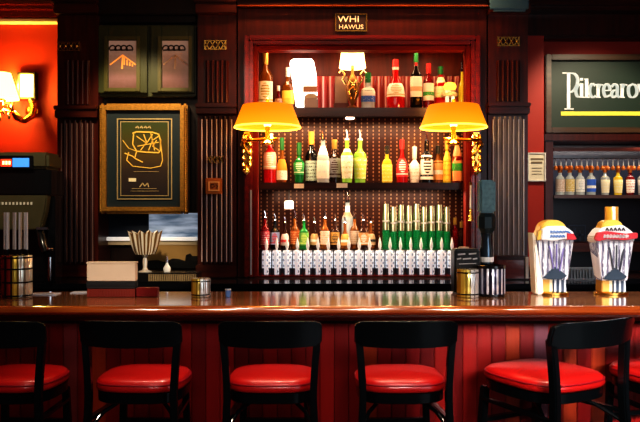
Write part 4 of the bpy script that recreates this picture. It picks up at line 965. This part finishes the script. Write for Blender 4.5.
canister(480.5, 508, 266, 297.5, 3.97, 'black canister with white ribs beside the gold and white canister', [(0, (.04, .05, .1)), (.08, (.75, .78, .9)), (.14, (.03, .03, .06)), (.24, (.85, .87, .95)), (.32, (.03, .03, .06)), (.42, (.9, .9, .95)), (.5, (.04, .04, .08)), (.58, (.9, .9, .95)), (.66, (.03, .03, .06)), (.76, (.8, .82, .9)), (.83, (.03, .03, .06)), (.92, (.6, .62, .75))], ((.0, .08), (.9, 1.0)))
canister(-4, 25.5, 256, 300, 3.92, 'large ribbed canister striped dark red, gold and silver below the straws', [(0, (.2, .02, .02)), (.12, (.3, .03, .03)), (.26, (.03, .02, .02)), (.34, (.45, .06, .04)), (.48, (.05, .03, .02)), (.54, (.75, .55, .10)), (.68, (.25, .18, .04)), (.74, (.85, .82, .7)), (.84, (.3, .28, .22)), (.9, (.85, .8, .65))], ((.02, .06), (.34, .38), (.66, .70), (.93, .97)))
# straws in the large canister: individual
s0 = None; xm = X(10.75, 3.92); zt_ = Z(256, 3.92)
for i in range(11):
    a = i * 2.4; rr = .065
    loc = (xm - .065 + i * .0130, 3.995 + .03 * math.sin(a), zt_ + .0015)
    if s0 is None:
        s0 = thing('drinking_straw', 'white paper drinking straw standing in the large striped canister', 'straw', (0, 0, 0), 0, 'white straws on the large canister')
        MB().lathe([(.0055, 0), (.0055, .228), (.004, .228)], (0, 0, 0), 8).build('tube', mat('straw white', (.72, .72, .74), .4), s0)
        MB().lathe([(.006, .0), (.006, .03)], (0, 0, 0), 8).build('sleeve', M_BLACK, s0); s0.location = loc
    else: dup(s0, loc)

# cream box on black tray on red ribbed case
Yb = 3.97
rc = thing('red_case', 'flat red ribbed case under the black tray and cream box', 'case', (X(110, Yb), Yb, BZ + .0015))
m = MB(); m.box(X(87, Yb), X(135, Yb), Yb, Yb + .07, BZ + .0015, Z(289, Yb))
for i in range(18): m.box(X(88 + i * 2.6, Yb), X(89.4 + i * 2.6, Yb), Yb - .004, Yb, BZ + .006, Z(290, Yb))
m.build('ribbed_body', mat('red brown leather', (.22, .03, .02), .4), rc)
m = MB().box(X(136, Yb), X(157, Yb), Yb + .005, Yb + .06, BZ + .0015, Z(288, Yb)); tag(m.build('red_folder', mat('dark red cover', (.20, .008, .008), .4), bevel=.003), 'plain dark red menu folder beside the ribbed case', 'folder')
bt = thing('black_tray', 'black tray between the cream box and the red case', 'tray', (X(110, Yb), Yb, Z(289, Yb) + .001))
m = MB().box(X(86, Yb), X(135, Yb), Yb + .002, Yb + .068, Z(289, Yb) + .0015, Z(281.5, Yb)); m.build('tray_body', mat('charcoal plastic', (.03, .032, .035), .35), bt, bevel=.003)
m = MB().box(X(86.5, Yb), X(134.5, Yb), Yb - .002, Yb + .0015, Z(285.8, Yb), Z(284.8, Yb)); m.build('seam', M_STEEL, bt)
cb = thing('cream_box', 'plain cream cardboard box on the black tray', 'box', (X(110, Yb), Yb, Z(281.5, Yb)))
MB().box(X(86.5, Yb), X(135, Yb), Yb + .004, Yb + .062, Z(281.5, Yb) + .0015, Z(264, Yb)).build('carton', M_CREAM, cb, bevel=.003)
MB().box(X(86, Yb), X(135.5, Yb), Yb + .002, Yb + .064, Z(264, Yb) + .001, Z(262, Yb)).build('lid', M_CREAM, cb, bevel=.002)

# low dark bin behind the bar holding goblet and cruet
YE = 5.10
ib = thing('ice_bin', 'black bin with beige ribbed strip under the crystal goblet', 'bin', (X(166, YE), YE + .1, 1.041))
zt_ = Z(273, YE)
MB().box(X(134, YE), X(197, YE), YE, YE + .2, 1.0415, zt_).build('bin_body', M_BLACK, ib, bevel=.005)
m = MB()
for i in range(22): m.box(X(148.5 + i * 2.2, YE), X(150 + i * 2.2, YE), YE - .006, YE - .0005, zt_ - .055, zt_ - .008)
m.build('ribbed_strip', mat('beige ribs', (.30, .22, .12), .4), ib)
Yq = 5.18; xg = X(145, Yq); zg = zt_ + .0015; u = Yq / F
gb = thing('crystal_goblet', 'fluted crystal goblet with flaring bowl on the black bin', 'goblet', (xg, Yq, zg))
M_CRY = NT('goblet crystal')
def cry():
    t = M_CRY; x = t.xyz('Object'); z = t.xyz('Generated')
    a = t.n('ShaderNodeMath', operation='ARCTAN2'); t.l(x[1], a.inputs[0]); t.l(x[0], a.inputs[1])
    k = t.math('GREATER_THAN', t.math('FRACT', t.math('MULTIPLY', a.outputs[0], 24 / (2 * PI))), .5)
    t.base(t.mix(k, (.85, .80, .68), (.22, .13, .05))); setp(t.b, .1, coat=.5, metal=.2); return t.m
M_CRY = cry()
MB().lathe([(7 * u, 0), (7 * u, .005), (3 * u, .014), (2 * u, .03), (2.6 * u, .07), (2 * u, .10), (4 * u, .115)], (xg, Yq, zg), 20).build('stem', mat('pale crystal', (.75, .72, .66), .12, coat=.5, metal=.3), gb)
seg = 48; rs = []
for r_, z_, am in ((4, .115, 0), (9.5, .122, .02), (11.5, .15, .05), (13, .19, .07), (14.5, .24, .09), (16, Z(232, Yq) - zg, .10)):
    rs.append([((r_ * u) * (1 + am * math.cos(12 * 2 * PI * j / seg)) * math.cos(2 * PI * j / seg), (r_ * u) * (1 + am * math.cos(12 * 2 * PI * j / seg)) * math.sin(2 * PI * j / seg), z_ + (.012 * math.cos(12 * 2 * PI * j / seg) if z_ > .26 else 0)) for j in range(seg)])
o = MB().rings(rs, True, False); o.v = [(a + xg, b + Yq, c + zg) for a, b, c in o.v]; o.build('fluted_bowl', M_CRY, gb, smooth=50)
xk = X(167, Yq)
ck = thing('glass_cruet', 'small silver topped glass cruet beside the crystal goblet', 'cruet', (xk, Yq, zg))
MB().lathe([(.022, 0), (.026, .01), (.026, .03), (.012, .05), (.008, .065)], (xk, Yq, zg), 14).build('glass_body', mat('bright glass', (.70, .72, .75), .1), ck)
MB().lathe([(.012, .065), (.012, .085), (.005, .09), (.003, .11)], (xk, Yq, zg), 12).build('stopper', M_CHROME, ck)
xc_ = X(228, 3.98); bcup = thing('blue_cup', 'small pale blue shot cup on the bar beside the ribbed canister', 'cup', (xc_, 3.98, BZ + .0015))
MB().lathe([(.001, 0), (.013, 0), (.016, .042), (.014, .042), (.011, .004), (.001, .004)], (xc_, 3.98, BZ + .0015), 16).build('cup_body', mat('sky blue plastic', (.16, .34, .75), .35), bcup)
MB().lathe([(.0155, .036), (.0175, .038), (.0175, .042), (.0155, .043)], (xc_, 3.98, BZ + .0015), 16, cap=False).build('rim', M_WHITE, bcup)
for (a, b, q0, q1, lb) in ((28, 55, 4.06, 4.16, 'white paper bar mat lying beside the large striped canister'), (70, 88, 4.16, 4.24, 'small white receipt slip behind the red case')):
    tag(MB().box(X(a, q0), X(b, q0), q0, q1, BZ + .001, BZ + .005).build('paper_mat' if a < 60 else 'receipt', mat('bluish paper', (.62, .68, .80), .5)), lb, 'paper')

# black receipt printer and teal tap handle
Yq = 4.12
kp = thing('receipt_printer', 'black box printer with white marks behind the gold canister', 'printer', (X(467, Yq), Yq, BZ + .0015))
MB().box(X(454.5, Yq), X(480, Yq), Yq, Yq + .12, BZ + .0015, Z(249, Yq)).build('housing', mat('black plastic', (.012, .013, .014), .3), kp, bevel=.008)
MB().lathe([(.03, 0), (.028, .008), (.001, .010)], (X(466, Yq), Yq + .06, Z(249, Yq) + .0005), 16).build('paper_outlet', M_CREAM, kp)
g = MB()
for a, b, yy in ((458, 465, 254.5), (469, 476, 254), (457, 461, 259), (463, 471, 259), (473, 477, 259), (459, 476, 264)): g.ribbon([(X(a, Yq), Z(yy, Yq)), (X(b, Yq), Z(yy - .6, Yq))], .008 if yy < 262 else .004, Yq - .004, Yq + .001)
g.build('white_marking', mat('white marks', (.7, .68, .66), .5), kp)
Yq = 4.16; xq = X(487, Yq); u = Yq / F
th = thing('tap_handle', 'tall tap with teal paddle handle and black octagonal collar', 'beer tap', (xq, Yq, BZ + .0015))
hz = lambda py: Z(py, Yq)
MB().box(xq - 8 * u, xq + 8 * u, Yq - .02, Yq + .05, hz(213), hz(180)).build('paddle', M_TEAL, th, bevel=.010)
MB().lathe([(6 * u, hz(233)), (9 * u, hz(228)), (9 * u, hz(217)), (7 * u, hz(213.3))], (xq, Yq + .015, 0), 8, a0=PI / 8).build('octagonal_collar', mat('dark teal enamel', (.02, .045, .055), .3), th, smooth=20)
MB().lathe([(7.5 * u, BZ + .0015), (7 * u, BZ + .03), (6 * u, hz(264)), (6.5 * u, hz(250)), (5 * u, hz(240)), (6 * u, hz(233.2))], (xq, Yq + .015, 0), 16).build('column', mat('blue grey chrome', (.10, .14, .18), .18, metal=.7), th)
MB().lathe([(7.2 * u, hz(262)), (7.4 * u, hz(261)), (7.4 * u, hz(257.5)), (7.2 * u, hz(257))], (xq, Yq + .015, 0), 16).build('white_band', M_WHITE, th)
MB().lathe([(8.2 * u, hz(268)), (8.4 * u, hz(266.5)), (8.2 * u, hz(264.5))], (xq, Yq + .015, 0), 16).build('lower_ring', M_BLACK, th)

# espresso machine behind the bar
Ye = 5.03
em = thing('espresso_machine', 'olive and black espresso machine with red and blue display', 'coffee machine', (X(20, Ye), Ye + .1, 1.041))
P_ = lambda *a: MB().pbox(*a)
P_(-30, 152, 48, 169, Ye, Ye + .28).build('head', M_OLIVE, em, bevel=.02)
P_(-30, 155.5, 33, 169.5, Ye - .012, Ye + .01).build('display_panel', M_BLACK, em, bevel=.006)
P_(12.5, 158, 29, 167, Ye - .016, Ye - .012).build('blue_screen', glow('blue lcd', (.06, .26, .75), .9), em)
d = P_(0.5, 159, 11.5, 166.5, Ye - .016, Ye - .012).build('red_display', glow('red led panel', (.75, .06, .02), .9), em)
g = MB(); 
for px_ in (2.5, 5.5, 8.5): g.pbox(px_, 161, px_ + 1.8, 164.5, Ye - .018, Ye - .016)
g.build('digits', glow('led digits', (1, .75, .3), 2.5), d)
P_(-30, 169.5, 51, 195, Ye + .012, Ye + .28).build('black_band', M_BLACK, em, bevel=.008)
m = MB().prism([(X(-30, Ye), Z(230, Ye)), (X(41, Ye), Z(230, Ye)), (X(46, Ye), Z(212, Ye)), (X(48.5, Ye), Z(195.3, Ye)), (X(-30, Ye), Z(195.3, Ye))], Ye - .02, Ye + .26, 'y'); m.build('body_panel', M_OLIVE, em, bevel=.008)
g = MB()
for i in range(10): g.pbox(-2 + i * 3.6, 202, -.2 + i * 3.6, 204.8, Ye - .024, Ye - .020)
g.build('vent_dot', mat('pale vents', (.75, .72, .6), .4), em)
m = MB(); m.box(X(-30, Ye), X(42, Ye), Ye + .10, Ye + .28, 1.0415, Z(230.2, Ye)); m.build('rear_housing', M_BLACK, em, bevel=.004)
m = MB(); m.box(X(44, Ye), X(52.5, Ye), Ye + .05, Ye + .2, 1.0415, Z(196, Ye)); m.build('side_column', M_BLACK, em, bevel=.006)
m = MB(); m.tube([(X(36, Ye), Ye + .06, Z(229, Ye)), (X(42, Ye), Ye - .03, Z(233, Ye)), (X(48, Ye), Ye - .08, Z(246, Ye)), (X(51, Ye), Ye - .1, Z(252, Ye))], [.03, .028, .03, .024], 12); m.build('lever_handle', M_BLACK, em)
m = MB(); m.box(X(36, Ye - .06), X(47, Ye - .06), Ye - .06, Ye - .04, Z(229.5, Ye), Z(227, Ye)); m.lathe([(.022, 0), (.024, .012), (.018, .02)], (X(50, Ye - .1), Ye - .1, Z(250, Ye)), 12); m.build('chrome_trim', M_CHROME, em)
m = MB(); m.lathe([(.012, 0), (.012, .16)], (X(51, Ye), Ye - .02, 1.06), 10); m.build('steam_wand', M_CHROME, em)
g = MB()
for yy in (264, 269, 274): g.pbox(27, yy, 29.5, yy + 2.6, Ye + .092, Ye + .0995)
g.build('indicator_light', glow('amber indicator', (1, .5, .15), 2), em)

# ------------------------------------------------------------------ lights
def point(name, loc, e, col, r=.05):
    l = bpy.data.lights.new(name, 'POINT'); l.energy = e; l.color = col; l.shadow_soft_size = r
    o = bpy.data.objects.new(name, l); COL.objects.link(o); o.location = loc; return o
def area(name, loc, target, sx, sy, e, col):
    l = bpy.data.lights.new(name, 'AREA'); l.shape = 'RECTANGLE'; l.size = sx; l.size_y = sy; l.energy = e; l.color = col
    o = bpy.data.objects.new(name, l); COL.objects.link(o); o.location = loc
    o.rotation_euler = (Vector(target) - Vector(loc)).to_track_quat('-Z', 'Y').to_euler(); return o
def spot(name, loc, target, e, col, ang=60, r=.06, blend=.6):
    l = bpy.data.lights.new(name, 'SPOT'); l.energy = e; l.color = col; l.spot_size = math.radians(ang); l.spot_blend = blend; l.shadow_soft_size = r
    o = bpy.data.objects.new(name, l); COL.objects.link(o); o.location = loc
    o.rotation_euler = (Vector(target) - Vector(loc)).to_track_quat('-Z', 'Y').to_euler(); return o
WARM = (1, .62, .30); AMB = (1, .50, .16); COOL = (.80, .90, 1.0)
point('sconce_light', (sx + .05, 5.93, Z(84, 5.93)), 26, (1, .85, .16), .05)
point('sconce_downlight', (sx, Yk, Z(104, Yk)), 14, (1, .56, .16), .05)
for L in (L1, L2):
    point('lamp_light', (L[0], L[1], L[2] - .03), 7, (1, .55, .18), .05)
    point('lamp_uplight', (L[0], L[1] + .02, L[3] + .10), 6, (1, .46, .12), .05)
area('alcove_top_light', (.32, 5.62, zt - .02), (.32, 5.66, 0), 1.4, .04, 6, (1, .66, .36))
area('shelf_light', (.32, 5.60, z2 - .075), (.32, 5.72, 0), 1.4, .03, 11, (1, .76, .50))
area('lower_shelf_light', (.32, 5.58, z3 - .062), (.32, 5.68, 0), 1.4, .03, 11, (1, .78, .56))
area('cabinet_light', (X(615, 5.78), 5.74, Z(143, 5.75)), (X(615, 5.8), 5.80, 0), .9, .04, 8, (1, .88, .80))
area('window_daylight', (3.4, .2, 1.9), (1.2, 4.2, .9), 2.6, 2.2, 45, COOL)
area('ceiling_soft', (-.2, 1.6, 3.2), (-.1, 4.2, .8), 2.6, 1.0, 22, (1, .82, .66))
for i, x_ in enumerate((-1.3, -.75, -.2, .36, 1.0, 1.5)):
    spot('downlight', (x_, 3.35, 3.25), (x_, 3.42, .75), (40, 55, 75, 75, 85, 70)[i], (1, .80, .62), 34)
area('cornice_strip', (.30, 5.22, 3.20), (.30, 5.42, 2.7), 1.8, .05, 13, (1, .52, .24))
spot('sign_fill', (2.2, 4.5, 3.1), (2.15, 5.9, 1.95), 110, (1, .84, .62), 62)  # added spot with no visible fixture, brightens sign and red wall
spot('poster_fill', (-1.35, 4.3, 3.2), (-1.34, 5.7, 1.95), 130, (1, .78, .46), 38)  # added unseen spot that brightens poster and gold frame
spot('goblet_fill', (-.7, 2.3, 2.5), (-1.19, 5.1, 1.22), 260, (1, .82, .56), 16)  # extra unseen spot, put in to brighten the goblet
spot('box_fill', (-.7, 2.2, 2.2), (-1.16, 3.97, 1.16), 80, (1, .86, .70), 15)  # extra unseen spot, put in to brighten the cream box
spot('machine_fill', (-2.0, 3.9, 3.2), (-2.1, 5.0, 1.6), 90, (1, .86, .62), 40)  # added fill spot for the dark espresso machine, no fixture shown
for x_ in (-.6, .5, 1.6): spot('bar_spot', (x_, 4.3, 3.25), (x_, 4.05, 1.07), 22, (1, .86, .72), 40)
spot('tap_fill', (1.7, 2.4, 2.9), (1.45, 4.1, 1.25), 190, (1, .95, .90), 26)  # frontal fill spot added to whiten the beer taps
for i, x_ in enumerate((-1.1, -.45, .1, .65, 1.2, 1.8)):
    spot('plank_fill', (x_ + .3, .6, 1.95), (x_, 3.86, .72), (30, 45, 60, 110, 360, 360)[i], (1, .86, .80), 20, .25)  # low fill spots added under the overhang line to light the planks
w = bpy.data.worlds.new('world'); SC.world = w; w.use_nodes = True
w.node_tree.nodes['Background'].inputs[0].default_value = (.10, .085, .08, 1); w.node_tree.nodes['Background'].inputs[1].default_value = .35
SC.view_settings.view_transform = 'Standard'
try: SC.view_settings.look = 'High Contrast'
except Exception: pass
SC.view_settings.exposure = 0.0
SC.cycles.max_bounces = 8; SC.cycles.sample_clamp_indirect = 4.0
